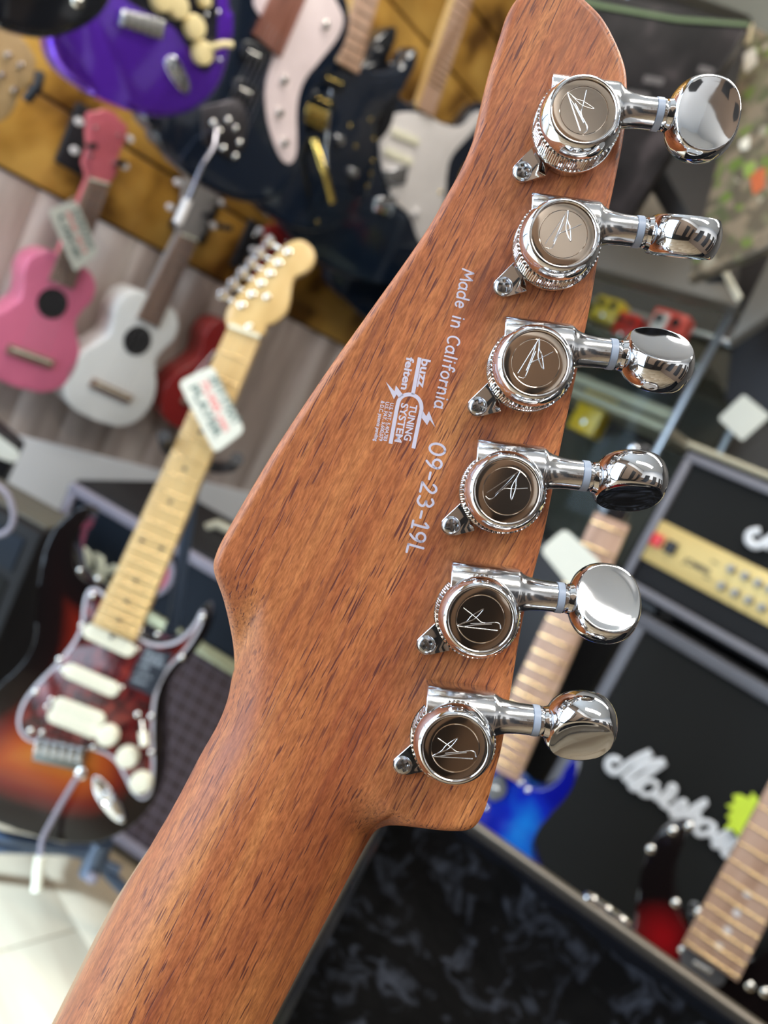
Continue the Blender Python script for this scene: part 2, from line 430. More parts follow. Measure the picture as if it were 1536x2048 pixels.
# gear housing: a rounded casing under the post and a half-round worm barrel along E, running into the shaft
AZ = 4.1 * mm; AY = 5.15 * mm                                     # worm axis: height, offset along Pp
def frame_E(o): return Matrix(((E.x, Pp.x, 0, o.x), (E.y, Pp.y, 0, o.y), (0, 0, 1, o.z), (0, 0, 0, 1)))
def housing_bm():
    bm = bmesh.new()                                             # local: x along E, y along Pp, z up
    secs = [(-6.1, 4.6), (-5.9, 4.8), (6.9, 4.8), (7.5, 4.6), (8.1, 4.1), (9.0, 3.6), (10.4, 3.2), (12.5, 2.98), (15.0, 2.95), (15.15, 2.8)]
    rings = []
    for x, r in secs:
        ring = []
        for k in range(28):
            a = 2 * math.pi * k / 28; y, z = r * math.cos(a), r * math.sin(a)
            if x < 7.8 and z < 0: z = max(-4.6, z * 1.6); y = math.copysign(min(abs(y) * 1.25, r), y) if z > -4.6 else y
            ring.append(bm.verts.new((x * mm, AY + y * mm, AZ + z * mm)))
        rings.append(ring)
    for j in range(len(rings) - 1):
        for i in range(28):
            k = (i + 1) % 28; bm.faces.new((rings[j][i], rings[j][k], rings[j + 1][k], rings[j + 1][i]))
    bm.faces.new(rings[0][::-1]); bm.faces.new(rings[-1])
    # round lower casing joined to the barrel
    pts = []
    for k in range(40):
        a = math.pi + math.pi * k / 39 ; pts.append((7.35 * mm * math.cos(a) * (0.86 if math.cos(a) < 0 else 1.0), 7.6 * mm * math.sin(a)))
    pts += [(7.2 * mm, 5.5 * mm), (-6.1 * mm, 5.5 * mm)]
    slab_bm(bm, pts, 0.15 * mm, 4.3 * mm, 0.5 * mm, 3)
    return bm
H_me = mesh_of(housing_bm(), 'tuner_housing', M_chrome2)
B_me = mesh_of(button_bm(), 'button', M_chrome, 40)
sc_me = mesh_of(screw_bm(1.95 * mm, 0.9 * mm), 'screw', M_screw, 30)
def knurl(i, j, r):
    return r + (0.16 * mm if (i // 2 + j) % 2 == 0 else -0.16 * mm)
kp = [(8.25, 3.55), (8.3, 3.8), (8.25, 4.05), (7.75, 4.15)] + [(8.0, 4.3 + 0.35 * k) for k in range(12)] + [(7.5, 8.3)]
def krf(i, j, r): return knurl(i, j, r) if 4 <= j < 16 else r
K_me = mesh_of(lathe_bm(bmesh.new(), [(a * mm, b * mm) for a, b in kp], 220, krf), 'knurled_wheel', M_chrome, 12)
bez = [(7.6, 8.0), (7.85, 8.2), (7.82, 9.0), (7.6, 10.0), (7.15, 11.0), (6.75, 11.7), (6.4, 11.98), (6.15, 12.0), (6.0, 11.86), (5.92, 11.5), (5.9, 11.35)]
Z_me = mesh_of(lathe_bm(bmesh.new(), [(a * mm, b * mm) for a, b in bez], 72, None, None, False), 'locking_knob', M_chrome, 60)
C_me = mesh_of(lathe_bm(bmesh.new(), [(5.93 * mm, 11.2 * mm), (5.9 * mm, 11.5 * mm), (5.6 * mm, 11.55 * mm), (4.6 * mm, 11.56 * mm), (4.5 * mm, 11.52 * mm), (4.4 * mm, 11.56 * mm), (2.5 * mm, 11.565 * mm), (0, 11.567 * mm)], 64), 'cap_disc', M_capface, 12)
g_me = mesh_of(lathe_bm(bmesh.new(), [(2.6 * mm, 0), (3.05 * mm, 0.06 * mm), (3.08 * mm, 0.7 * mm), (3.05 * mm, 1.35 * mm), (2.6 * mm, 1.42 * mm)], 36), 'nylon_washer', M_gasket)
c_me = mesh_of(lathe_bm(bmesh.new(), [(2.5 * mm, 0), (2.95 * mm, 0.05 * mm), (2.95 * mm, .35 * mm), (2.6 * mm, .45 * mm), (2.6 * mm, .7 * mm), (2.95 * mm, 0.9 * mm), (3.05 * mm, 1.4 * mm), (3.4 * mm, 2.4 * mm), (3.2 * mm, 3.4 * mm)], 36), 'collar', M_chrome)
SH = Matrix(((0, 0, E.x, 0), (0, 0, 0, 0), (0, 0, 0, 0), (0, 0, 0, 1)))
def shaftM(x):                                                   # local frame with z along E (inside the tuner's own frame, x=E, y=Pp)
    m = Matrix(((0, 0, 1, x), (0, 1, 0, AY), (-1, 0, 0, AZ), (0, 0, 0, 1))); return m
def tab_me():
    bm = bmesh.new()
    rim = []
    a0, a1 = rad(150), rad(318)
    c = []
    for k in range(15):
        a = rad(146) + (rad(290) - rad(146)) * k / 14; c.append((2.12 * math.cos(a), 2.12 * math.sin(a)))
    c = c + [(4.6, -1.25)] + [(4.3, 0.4), (3.6, 1.9), (2.7, 3.5)] + [(1.9, 4.75)]
    up = []; lo = []
    for x, y in c:
        t = max(0, min(1, (x + y * 0.6 - 1.6) / 2.6)); z = (0.85 + 0.9 * t) * mm
        up.append(bm.verts.new((x * mm, y * mm, z))); lo.append(bm.verts.new((x * mm, y * mm, 0.05 * mm)))
    fu = bm.faces.new(up); bm.faces.new(lo[::-1]); n = len(c)
    for i in range(n): bm.faces.new((up[i], lo[i], lo[(i + 1) % n], up[(i + 1) % n]))
    bmesh.ops.bevel(bm, geom=fu.edges[:], offset=0.18 * mm, segments=2, profile=0.5, affect='EDGES')
    bmesh.ops.triangulate(bm, faces=[f for f in bm.faces if len(f.verts) > 4])
    return mesh_of(bm, 'screw_tab', M_chrome, 30)
TB_me = tab_me()
LOGO = [[(-112, -58), (10, 120), (30, 142), (28, 80), (42, 40), (46, -45), (18, 30), (26, 100), (30, 142)], [(-112, -80), (-85, -88), (-62, -70), (-28, 0), (28, 25), (110, 62)], [(-60, -45), (-20, 40), (10, 120)], [(-30, 0), (4, 70)]]
def logo_me(rot):
    bm = bmesh.new(); c, s = math.cos(rot), math.sin(rot)
    for st_ in LOGO:
        pts = spline([((x * c - y * s) / 200 * 6.1 * mm, (x * s + y * c) / 200 * 6.1 * mm, 11.6 * mm) for x, y in st_], 4, False)
        tube_bm(bm, pts, 0.09 * mm, 6, 0.8)
    return mesh_of(bm, 'engraving', M_chrome, 60)
tun = [((1138, 281), -8, 50, 'topmost'), ((1100, 510), 72, -3, ''), ((1049, 748), 50, 0, ''), ((996, 985), -68, -25, ''), ((947, 1222), 24, 115, ''), ((900, 1461), -42, 118, '')]
for k, ((bx, by), phi, lrot, _) in enumerate(tun):
    x, y = L(bx, by, 0)
    h = link('tuning_machine', H_me, None, guitar, frame_E(Vector((x, y, 0.0))))
    for nm, mesh_ in (('knurled_wheel', K_me), ('locking_knob', Z_me), ('cap_disc', C_me)): link(nm, mesh_, None, h)
    link('engraving', logo_me(rad(lrot + 10)), None, h)
    link('nylon_washer', g_me, None, h, shaftM(15.1 * mm))
    link('collar', c_me, None, h, shaftM(16.5 * mm))
    bmat_ = Matrix.Translation((24.7 * mm, AY, AZ)) @ Matrix.Rotation(-rad(phi), 4, 'X')
    link('button', B_me, None, h, bmat_)
    iE = frame_E(Vector((0, 0, 0))).inverted()
    off = iE @ Vector((-9.5 * mm, -6.6 * mm, 0))
    R_ = iE.to_3x3().to_4x4()
    link('screw_tab', TB_me, None, h, Matrix.Translation(off) @ R_)
    link('screw', sc_me, None, h, Matrix.Translation(off + Vector((0, 0, 0.95 * mm))) @ Matrix.Rotation(rad([20, 5, 30, 12, 42, 25][k]), 4, 'Z'))

# --- printed lettering: a small set of round-ended pen strokes (unit: x-height 1, cap height 1.5)
def arc(cx, cy, rx, ry, a0, a1, n=12):
    return [(cx + rx * math.cos(rad(a0 + (a1 - a0) * i / n)), cy + ry * math.sin(rad(a0 + (a1 - a0) * i / n))) for i in range(n + 1)]
G = {
 'M': (1.65, [[(0.05, 0), (0.3, 1.5), (0.75, 0.45), (1.25, 1.5), (1.5, 0)]]),
 'a': (1.12, [arc(0.45, 0.48, 0.42, 0.5, 50, 300, 14) + [(0.86, 0.35)], [(0.84, 1.0), (0.84, 0.2), (1.0, 0.0)]]),
 'd': (1.15, [arc(0.45, 0.48, 0.42, 0.5, 50, 310, 14), [(0.87, 1.6), (0.87, 0.0)]]),
 'e': (1.05, [[(0.1, 0.5), (0.8, 0.56)] + arc(0.48, 0.5, 0.38, 0.5, 10, 320, 14)]),
 'i': (0.5, [[(0.2, 1.0), (0.2, 0.0)], [(0.2, 1.42), (0.2, 1.46)]]),
 'n': (1.1, [[(0.12, 1.0), (0.12, 0.0)], [(0.12, 0.6), (0.35, 0.93), (0.65, 0.98), (0.82, 0.7), (0.86, 0.0)]]),
 'C': (1.3, [arc(0.68, 0.72, 0.6, 0.78, 50, 310, 16)]),
 'l': (0.45, [[(0.2, 1.6), (0.2, 0.0)]]),
 'f': (0.85, [[(0.8, 1.42), (0.62, 1.58), (0.42, 1.5), (0.34, 1.2), (0.34, 0.0)], [(0.05, 0.92), (0.7, 0.95)]]),
 'o': (1.1, [arc(0.5, 0.5, 0.43, 0.5, 90, 450, 18)]),
 'r': (0.85, [[(0.12, 1.0), (0.12, 0.0)], [(0.12, 0.55), (0.3, 0.88), (0.7, 0.92)]]),
 ' ': (0.75, []),
 '0': (1.25, [arc(0.55, 0.75, 0.5, 0.75, 90, 450, 20)]),
 '9': (1.15, [arc(0.5, 1.05, 0.4, 0.42, 20, 380, 16), [(0.9, 1.1), (0.8, 0.5), (0.45, 0.0)]]),
 '-': (0.95, [[(0.15, 0.6), (0.75, 0.6)]]),
 '2': (1.2, [[(0.12, 1.15), (0.3, 1.42), (0.6, 1.48), (0.85, 1.2), (0.7, 0.75), (0.12, 0.04)], [(0.12, 0.04), (1.0, 0.04)]]),
 '3': (1.15, [[(0.12, 1.3), (0.45, 1.5), (0.82, 1.2), (0.7, 0.88), (0.42, 0.8)], [(0.42, 0.8), (0.85, 0.65), (0.88, 0.3), (0.55, 0.0), (0.1, 0.1)]]),
 '1': (0.8, [[(0.08, 1.2), (0.42, 1.5), (0.42, 0.0)], [(0.1, 0.0), (0.72, 0.0)]]),
 'L': (1.0, [[(0.15, 1.5), (0.12, 0.03), (0.85, 0.03)]]),
}
SMOOTH_SKIP = set('Mli-L')
def pen_text(body, xh, width, r, parent, mw, slant=0.0, name='lettering'):
    x = 0; strokes = []
    for ch in body:
        adv, sts = G[ch]
        for s_ in sts:
            pts = [(x + a + b_ * slant, b_) for a, b_ in s_]
            if ch not in SMOOTH_SKIP and len(pts) > 2 and len(pts) < 9: pts = [p[:2] for p in spline([(p[0], p[1], 0) for p in pts], 5, False)]
            if ch in SMOOTH_SKIP:
                for i in range(len(pts) - 1): strokes.append(pts[i:i + 2])
            else: strokes.append(pts)
        x += adv + 0.12
    bm = bmesh.new(); kx = width / x
    for pts in strokes:
        P = [(a * kx, b_ * xh, 0) for a, b_ in pts]
        Pn = [Vector(p) for p in P]
        # flat ribbon with round ends
        fullclosed = (Pn[0] - Pn[-1]).length < 1e-6
        n = len(Pn); lv = []; rv = []
        for i in range(n):
            if fullclosed: d = Pn[(i + 1) % (n - 1)] - Pn[(i - 1) % (n - 1)]
            else: d = Pn[min(i + 1, n - 1)] - Pn[max(i - 1, 0)]
            d.normalize(); m_ = Vector((-d.y, d.x, 0))
            lv.append(bm.verts.new(Pn[i] + m_ * r)); rv.append(bm.verts.new(Pn[i] - m_ * r))
        for i in range(n - 1): bm.faces.new((rv[i], rv[i + 1], lv[i + 1], lv[i]))
        ends = [Pn[0], Pn[-1]] + ([p for p in Pn[1:-1]] if n < 9 else [])
        for c in ends:
            ring = [bm.verts.new(c + Vector((math.cos(a) * r, math.sin(a) * r, 0.000004))) for a in [2 * math.pi * k / 14 for k in range(14)]]
            bm.faces.new(ring)
    return bm_obj(name, bm, M_print, parent, mw, None)
def print_frame(px, py, ang, z=0.00003):
    x, y = L(px, py, 0); return Matrix.Translation((x, y, z)) @ Matrix.Rotation(rad(ang), 4, 'Z')
k9 = 1 / 9880.0
pen_text('Made in California', 15.5 * k9, 287 * k9, 1.75 * k9, guitar, print_frame(925.5, 537, -101.6), 0.05)
pen_text('09-23-19L', 21 * k9, 232 * k9, 2.4 * k9, guitar, print_frame(862, 883, -102.6), 0.03)
# tuning-system emblem, traced in its own crop (scale 8.53, origin 720,690)
def q_(x, y): X_, Y_ = L(720 + x / 8.533, 690 + y / 8.533, 0); return (X_, Y_)
def flat(name, polys, z=0.00003):
    bm = bmesh.new()
    for P in polys:
        f = bm.faces.new([bm.verts.new((*q_(a, b), z)) for a, b in P])
    bmesh.ops.triangulate(bm, faces=bm.faces[:])
    for f in bm.faces:
        f.normal_update()
        if f.normal.z < 0: f.normal_flip()
    me = bpy.data.meshes.new(name); bm.to_mesh(me); bm.free(); return link(name, me, M_print, guitar)
def ribbon(path, w):
    P = [Vector((a, b)) for a, b in path]; l = []; r2 = []
    for i in range(len(P)):
        d = (P[min(i + 1, len(P) - 1)] - P[max(i - 1, 0)]).normalized(); n = Vector((-d.y, d.x)); l.append(tuple(P[i] + n * w / 2)); r2.append(tuple(P[i] - n * w / 2))
    return [(l[i], l[i + 1], r2[i + 1], r2[i]) for i in range(len(P) - 1)]
arch = [(520, 1685), (635, 1050), (665, 945), (720, 880), (790, 850), (865, 845), (940, 870), (1000, 920), (1040, 1000), (1050, 1090), (910, 1765)]
arch = [(520, 1685), (580, 1350)] + [p[:2] for p in spline([(a, b, 0) for a, b in arch[1:10]], 5, False)] + [(985, 1400), (910, 1765)]
flat('tuning_emblem', ribbon(arch, 66) + ribbon([(1020, 215), (900, 850)], 66))
flat('lightning_bolt', [[(443, 630), (590, 790), (612, 690), (745, 862), (668, 905), (625, 845), (578, 925)]])
flat('lightning_bolt', [[(1070, 1120), (1130, 1215), (1178, 1130), (1285, 1408), (1192, 1278), (1145, 1368), (1045, 1235)]])
def emb(body, x, y, ang, size, width, bold=0.0, sp=1.0):
    X_, Y_ = q_(x, y)
    text_mesh('lettering', body, size * k9, M_print, guitar, Matrix.Translation((X_, Y_, 0.00003)) @ Matrix.Rotation(rad(ang), 4, 'Z'), bold * k9, 0.000002, width * k9)
emb('buzz', 1062, 232, -100.5, 25, 58, 0.65)
emb('feiten', 800, 200, -100.5, 22, 66, 0.65)
emb('TUNING', 862, 1010, -100.5, 20, 73, 0.5)
emb('SYSTEM', 712, 985, -100.5, 20, 79, 0.5)
emb('U.S. PAT. 5,404,783', 518, 985, -100.5, 10.5, 77, 0.25)
emb('U.S. PAT. 5,600,079', 440, 968, -100.5, 10.5, 79, 0.25)
emb('& D.C. patents pending', 362, 948, -100.5, 10.5, 82, 0.25)

# ================================================================= the room
# room frame: x along the left wall (0 at the corner, negative towards and past the camera), y away from that wall
RM = Matrix(((RA.x, RB.x, 0, CN.x), (RA.y, RB.y, 0, CN.y), (0, 0, 1, 0), (0, 0, 0, 1)))
A0, B1, HC = -3.3, 3.4, 2.60
M_floor = grain_mat('floor_laminate', [(0.27, 0.20, 0.13), (0.36, 0.285, 0.19), (0.42, 0.34, 0.235)], (12, 1.5, 5), rough=0.28, coat=0.2)
M_paint = mat('white_wall_paint', (0.80, 0.81, 0.82), 0.5, var=0.04, scale=3)
M_back = mat('brown_wall_panel', (0.21, 0.15, 0.11), 0.6, var=0.05, scale=3)
M_ceil = mat('ceiling_paint', (0.82, 0.81, 0.78), 0.7, var=0.03, scale=3)
M_slat = grain_mat('amber_slatwall', [(0.13, 0.055, 0.008), (0.42, 0.21, 0.035), (0.62, 0.35, 0.075)], (7, 4, 6), rough=0.36, coat=0.15, stops=[0.38, 0.48, 0.62])
M_groove = mat('dark_groove', (0.06, 0.035, 0.015), 0.5)
M_plank = grain_mat('weathered_plank', [(0.26, 0.20, 0.165), (0.48, 0.39, 0.34), (0.66, 0.58, 0.52)], (14, 14, 1.6), rough=0.5)
M_dark = mat('black_paint', (0.012, 0.012, 0.014), 0.5)
def st_box(name, *a, **k):
    o = box(name, *a, mw=RM, **k); o['kind'] = 'structure'; return o
floor = st_box('floor', A0 - 0.06, 0.06, -0.08, B1 + 0.06, -0.06, -0.012, mat=M_floor)
pm = None
ncol = 0
for i in range(16):                                              # laminate boards, laid along the wall on the right
    y0 = 0.0; j = 0; x0 = A0 + i * 0.2065
    y = -0.9 * random.random()
    while y < B1:
        a_, b_ = max(0, y) + 0.0008, min(B1, y + 1.2) - 0.0008
        if b_ - a_ > 0.05:
            o = box('floorboard', x0 + 0.0008, x0 + 0.2057, a_, b_, -0.012, 0.0, M_floor, floor, bev=0.0008)
            pass
        y += 1.2
st_box('ceiling', A0, 0, 0, B1, HC, HC + 0.06, mat=M_ceil)
wl_ = st_box('wall_left', A0, 0, -0.08, -0.028, 0, HC, mat=M_groove)
k = 0
z = 1.0
while z < 2.6:
    box('slat_board', A0, 0, -0.028, -0.006, z + 0.004, min(z + 0.146, HC), M_slat, wl_, bev=0.002)
    box('groove_insert', A0, 0, -0.0285, -0.016, z + 0.1465, z + 0.1495, mat('aluminium_insert', (0.5, 0.5, 0.5), 0.3, 1.0) if k == 0 else bpy.data.materials['aluminium_insert'], wl_)
    z += 0.15; k += 1
x = -2.0
while x < -0.05:
    wd = 0.11
    box('wall_plank', x, x + wd - 0.0015, -0.028, -0.012, 0.52, 0.998, M_plank, wl_, bev=0.001)
    x += wd
box('lower_panel', A0, 0, -0.028, -0.004, 0.0, 0.52, M_paint, wl_, bev=0.003)
box('lower_panel', A0, -2.0, -0.028, -0.008, 0.52, 1.0, M_paint, wl_)
st_box('wall_right', 0, 0.06, 0, B1, 0, HC, mat=mat('dark_wall_covering', (0.06, 0.055, 0.05), 0.7))
st_box('wall_far_side', A0, 0, B1, B1 + 0.06, 0, HC, mat=M_back)
box('upper_wall', A0, 0, B1 - 0.01, B1, 1.45, HC, M_paint, bpy.data.objects['wall_far_side']); box('upper_wall', A0, A0 + 0.01, 1.30, B1 - 0.01, 2.05, HC, M_paint, None, mw=RM)['kind'] = 'structure'
M_blkp = mat('black_reflection_panel', (0.02, 0.02, 0.022), 0.4)  # unseen black panels added to give the chrome dark reflections
for x_, w_2 in ((-2.9, 0.5), (-2.0, 0.5), (-1.1, 0.4), (-0.5, 0.3)): box('reflection_panel', x_, x_ + w_2, B1 - 0.03, B1 - 0.012, 0.5, 1.9, M_blkp, bpy.data.objects['wall_far_side'])
# wall behind the photographer, with a glazed shop front
wb = st_box('wall_back', A0 - 0.06, A0, 1.30, B1, 0, HC, mat=M_back)
for y_, w_2 in ((1.42, 0.10), (2.15, 0.4), (2.9, 0.3)): box('reflection_panel', A0, A0 + 0.018, y_, y_ + w_2, 0.0, 1.7, M_blkp, wb)
box('reflection_panel', A0, A0 + 0.018, 1.30, B1 - 0.02, 0.0, 0.55, M_blkp, wb); box('lintel', A0 - 0.06, A0, 0, 1.30, 1.86, HC, M_back, wb); box('pier', A0 - 0.06, A0, 0, 0.12, 0, 1.86, M_back, wb)
wf = st_box('window_1', A0 - 0.05, A0 - 0.01, 0.12, 1.30, 0, 0.08, mat=M_dark)
for y in (0.12, 1.26): box('window_frame', A0 - 0.05, A0 - 0.01, y, y + 0.04, 0.08, 1.86, M_dark, wf)

w2_ = st_box('added_window', -3.12, -1.98, 0.0, 0.012, 0.78, 0.82, mat=M_dark)  # unseen window with glowing panes, added for blue reflections on the tuners
M_day = mat('added_window_glow', (0.5, 0.6, 0.7), 0.1, emit=((0.50, 0.72, 1.0), 2.6))
box('glow_pane', -3.08, -2.57, 0.001, 0.005, 0.82, 2.06, M_day, w2_); box('glow_pane', -2.53, -2.02, 0.001, 0.005, 0.82, 2.06, M_day, w2_)
for x_ in (-3.12, -2.57, -2.02): box('window_frame', x_, x_ + 0.04, 0.0, 0.014, 0.82, 2.06, M_dark, w2_)
box('window_frame', -3.12, -1.98, 0.0, 0.014, 2.06, 2.10, M_dark, w2_)

# ================================================================= background things
M_black = mat('gloss_black', (0.008, 0.009, 0.012), 0.09, coat=0.6)
M_navy = mat('midnight_lacquer', (0.004, 0.009, 0.020), 0.12, coat=0.8)
M_purple = mat('violet_metallic', (0.15, 0.03, 0.62), 0.24, 0.75, coat=1.0)
M_maple = grain_mat('maple', [(0.56, 0.35, 0.13), (0.66, 0.44, 0.18), (0.72, 0.51, 0.23)], (30, 4, 30), rough=0.3, coat=0.4)
M_mapleF = M_maple
M_rose = grain_mat('rosewood', [(0.13, 0.075, 0.05), (0.22, 0.13, 0.09), (0.28, 0.18, 0.13)], (60, 8, 60), rough=0.4)
M_tanrose = grain_mat('tan_rosewood', [(0.33, 0.19, 0.12), (0.45, 0.28, 0.19), (0.5, 0.33, 0.24)], (60, 8, 60), rough=0.35)  # lighter tan variant of the rosewood grain
M_fret = mat('fretwire', (0.8, 0.78, 0.72), 0.14, 1.0)
M_gfret = mat('brassy_fretwire', (0.85, 0.66, 0.36), 0.13, 1.0)
M_cream = mat('aged_cream_plastic', (0.80, 0.77, 0.60), 0.3, coat=0.3)
M_gold = mat('gold_plate', (0.75, 0.56, 0.16), 0.18, 1.0)
M_whiteP = mat('white_plastic', (0.72, 0.68, 0.66), 0.3, coat=0.3)
M_pinkP = mat('pinkish_white_plastic', (0.74, 0.62, 0.62), 0.3, coat=0.2)
M_greyedge = mat('pale_grey_plastic', (0.50, 0.49, 0.54), 0.3)
M_pink = mat('pink_paint', (0.70, 0.17, 0.28), 0.28, coat=0.5, var=0.04)
M_pinkdk = mat('coral_pink_paint', (0.62, 0.14, 0.17), 0.35, coat=0.3, var=0.04)
M_white = mat('white_gloss_paint', (0.78, 0.78, 0.75), 0.2, coat=0.5, var=0.02)
M_redu = mat('wine_red_stain', (0.26, 0.022, 0.02), 0.25, coat=0.5)
M_greyw = mat('grey_stained_wood', (0.27, 0.24, 0.22), 0.5)
M_hole = mat('dark_inside', (0.012, 0.009, 0.008), 0.8, spec=0.1)
M_tag = mat('price_tag_card', (0.66, 0.65, 0.55), 0.6, var=0.02)
M_inkd = mat('dark_green_ink', (0.10, 0.15, 0.13), 0.6); M_inkr = mat('red_ink', (0.75, 0.22, 0.20), 0.6)
M_string = mat('string_steel', (0.30, 0.28, 0.26), 0.45, 0.6)
M_tolex = mat('black_tolex', (0.012, 0.012, 0.013), 0.6, var=0.25, scale=300, bump=0.4, spec=0.25)
M_tolexb = mat('blue_black_tolex', (0.008, 0.013, 0.022), 0.55, var=0.2, scale=300, bump=0.4, spec=0.2)
M_cloth = mat('charcoal_grille_cloth', (0.013, 0.0135, 0.013), 0.8, var=0.15, scale=600, spec=0.15)
M_piping = mat('grey_lilac_piping', (0.26, 0.24, 0.29), 0.45)
M_beigepipe = mat('beige_piping', (0.40, 0.36, 0.25), 0.45)

LJ = lambda p: (p[0], p[1])
def rscale(pts, c=(0, 0), k=1.0): return [(c[0] + (x - c[0]) * k, c[1] + (y - c[1]) * k) for x, y in pts]
def frets(n, nut, end, full, w0, w1, z, m, parent, h=0.0012, wd=0.002, lo=1, dots=None):
    """frets across a neck from nut towards end; full = scale length"""
    nut = Vector(nut); end = Vector(end); d = (end - nut); Ln = d.length; d.normalize(); s = Vector((-d.y, d.x))
    for k in range(lo, n + 1):
        x = full * (1 - 2 ** (-k / 12.0))
        if x > Ln - 0.002: break
        w = w0 + (w1 - w0) * x / Ln; c = nut + d * x
        P = [(c.x + s.x * w * q_, c.y + s.y * w * q_, z + 0.0002 - 4 * q_ * q_ * w * w / 8 / 0.24 + w * w / 8 / 0.24 * 0.6) for q_ in (-0.49, -0.35, -0.2, -0.07, 0.07, 0.2, 0.35, 0.49)]
        tube('fret', P, wd / 2, m, parent, 8)
def strings(a, b, wa, wb, n, z, parent, r=0.0004, za=None):
    r = r * 0.55
    a = Vector(a); b = Vector(b); d = (b - a).normalized(); s = Vector((-d.y, d.x))
    for i in range(n):
        t = (i / (n - 1) - 0.5)
        p = a + s * wa * t; q = b + s * wb * t
        tube('string', [(p.x, p.y, z if za is None else za), (q.x, q.y, z)], r, M_string, parent, 5)
def knob(name, x, y, z, r, h, m, parent):
    return lathe(name, [(r, 0), (r, h * 0.5), (r * 0.92, h * 0.62), (r * 0.86, h), (r * 0.7, h * 1.04), (0, h * 1.04)], m, parent, T(x, y, z), 24)
def dome(name, x, y, z, r, m, parent, k=0.6):
    return lathe(name, [(r, 0), (r * 0.9, r * k * 0.45), (r * 0.6, r * k * 0.85), (0, r * k)], m, parent, T(x, y, z), 16)
def pickup(fr, a, b, w, z, m, parent, poles=6, name='pickup', hgt=0.006, pole_m=None):
    a = Vector(a); b = Vector(b); d = (b - a).normalized(); n = Vector((-d.y, d.x)); L_ = (b - a).length
    pts = []
    for k in range(9):
        t = -math.pi / 2 + math.pi * k / 8; pts.append(b - d * w / 2 + (d * math.cos(t) + n * math.sin(t)) * w / 2)
    for k in range(9):
        t = math.pi / 2 + math.pi * k / 8; pts.append(a + d * w / 2 + (d * math.cos(t) + n * math.sin(t)) * w / 2)
    o = slab(name, [tuple(p) for p in pts], z, z + hgt, m, parent, bev=0.0015)
    for k in range(poles):
        p = a + d * (w * 0.5 + (L_ - w) * (k + 0.5) / poles); dome('pole_piece', p.x, p.y, z + hgt, 0.0024, pole_m or m, o, 0.4)
    return o
def rrect(P, r, n=5):
    """round the corners of a quad"""
    out = []; V = [Vector(p) for p in P]; m = len(V)
    for i in range(m):
        a, b, c = V[i - 1], V[i], V[(i + 1) % m]; u1 = (a - b).normalized(); u2 = (c - b).normalized()
        for k in range(n + 1):
            t = k / n; out.append(tuple((b + u1 * r) * (1 - t) ** 2 + b * 2 * t * (1 - t) + (b + u2 * r) * t * t))
    return out
def price_tag(px4, fr, z, label, rows=None, cat='price tag', group=None, round_=0.010, hang=None, m=None):
    P = fr.ps(px4, z); c = Vector((0, 0))
    for p in P: c += Vector(p) / 4
    f2 = Fr(fr.O + fr.ex * c.x + fr.ey * c.y + fr.n * z, 0); f2.ex, f2.ey, f2.n = fr.ex, fr.ey, fr.n
    t = thing('price_tag', f2, label, cat, group)
    Q = [(p[0] - c.x, p[1] - c.y) for p in P]
    slab('card', rrect(Q, round_), -0.0006, 0.0006, m or M_tag, t, bev=0.0003, seg=1)
    # rows of printed marks along the long side
    q0, q1, q2, q3 = [Vector(q) for q in Q]
    if rows:
        for (txt, v, sz, mm_) in rows:
            st0 = q0 + (q1 - q0) * v; en = q3 + (q2 - q3) * v; d = (en - st0); ang = math.atan2(d.y, d.x); p0 = st0 + d * 0.13
            text_mesh('lettering', txt, sz, mm_, t, Matrix.Translation((p0.x, p0.y, 0.0008)) @ Matrix.Rotation(ang, 4, 'Z'), sz * 0.03, 0.0001, d.length * 0.72)
    if hang:
        h0 = fr.p(*hang, z); tube('tag_string', [((Q[0][0] + Q[1][0]) / 2, (Q[0][1] + Q[1][1]) / 2, 0), (h0[0] - c.x, h0[1] - c.y, -0.004)], 0.0006, M_whiteP, t, 5)
    return t

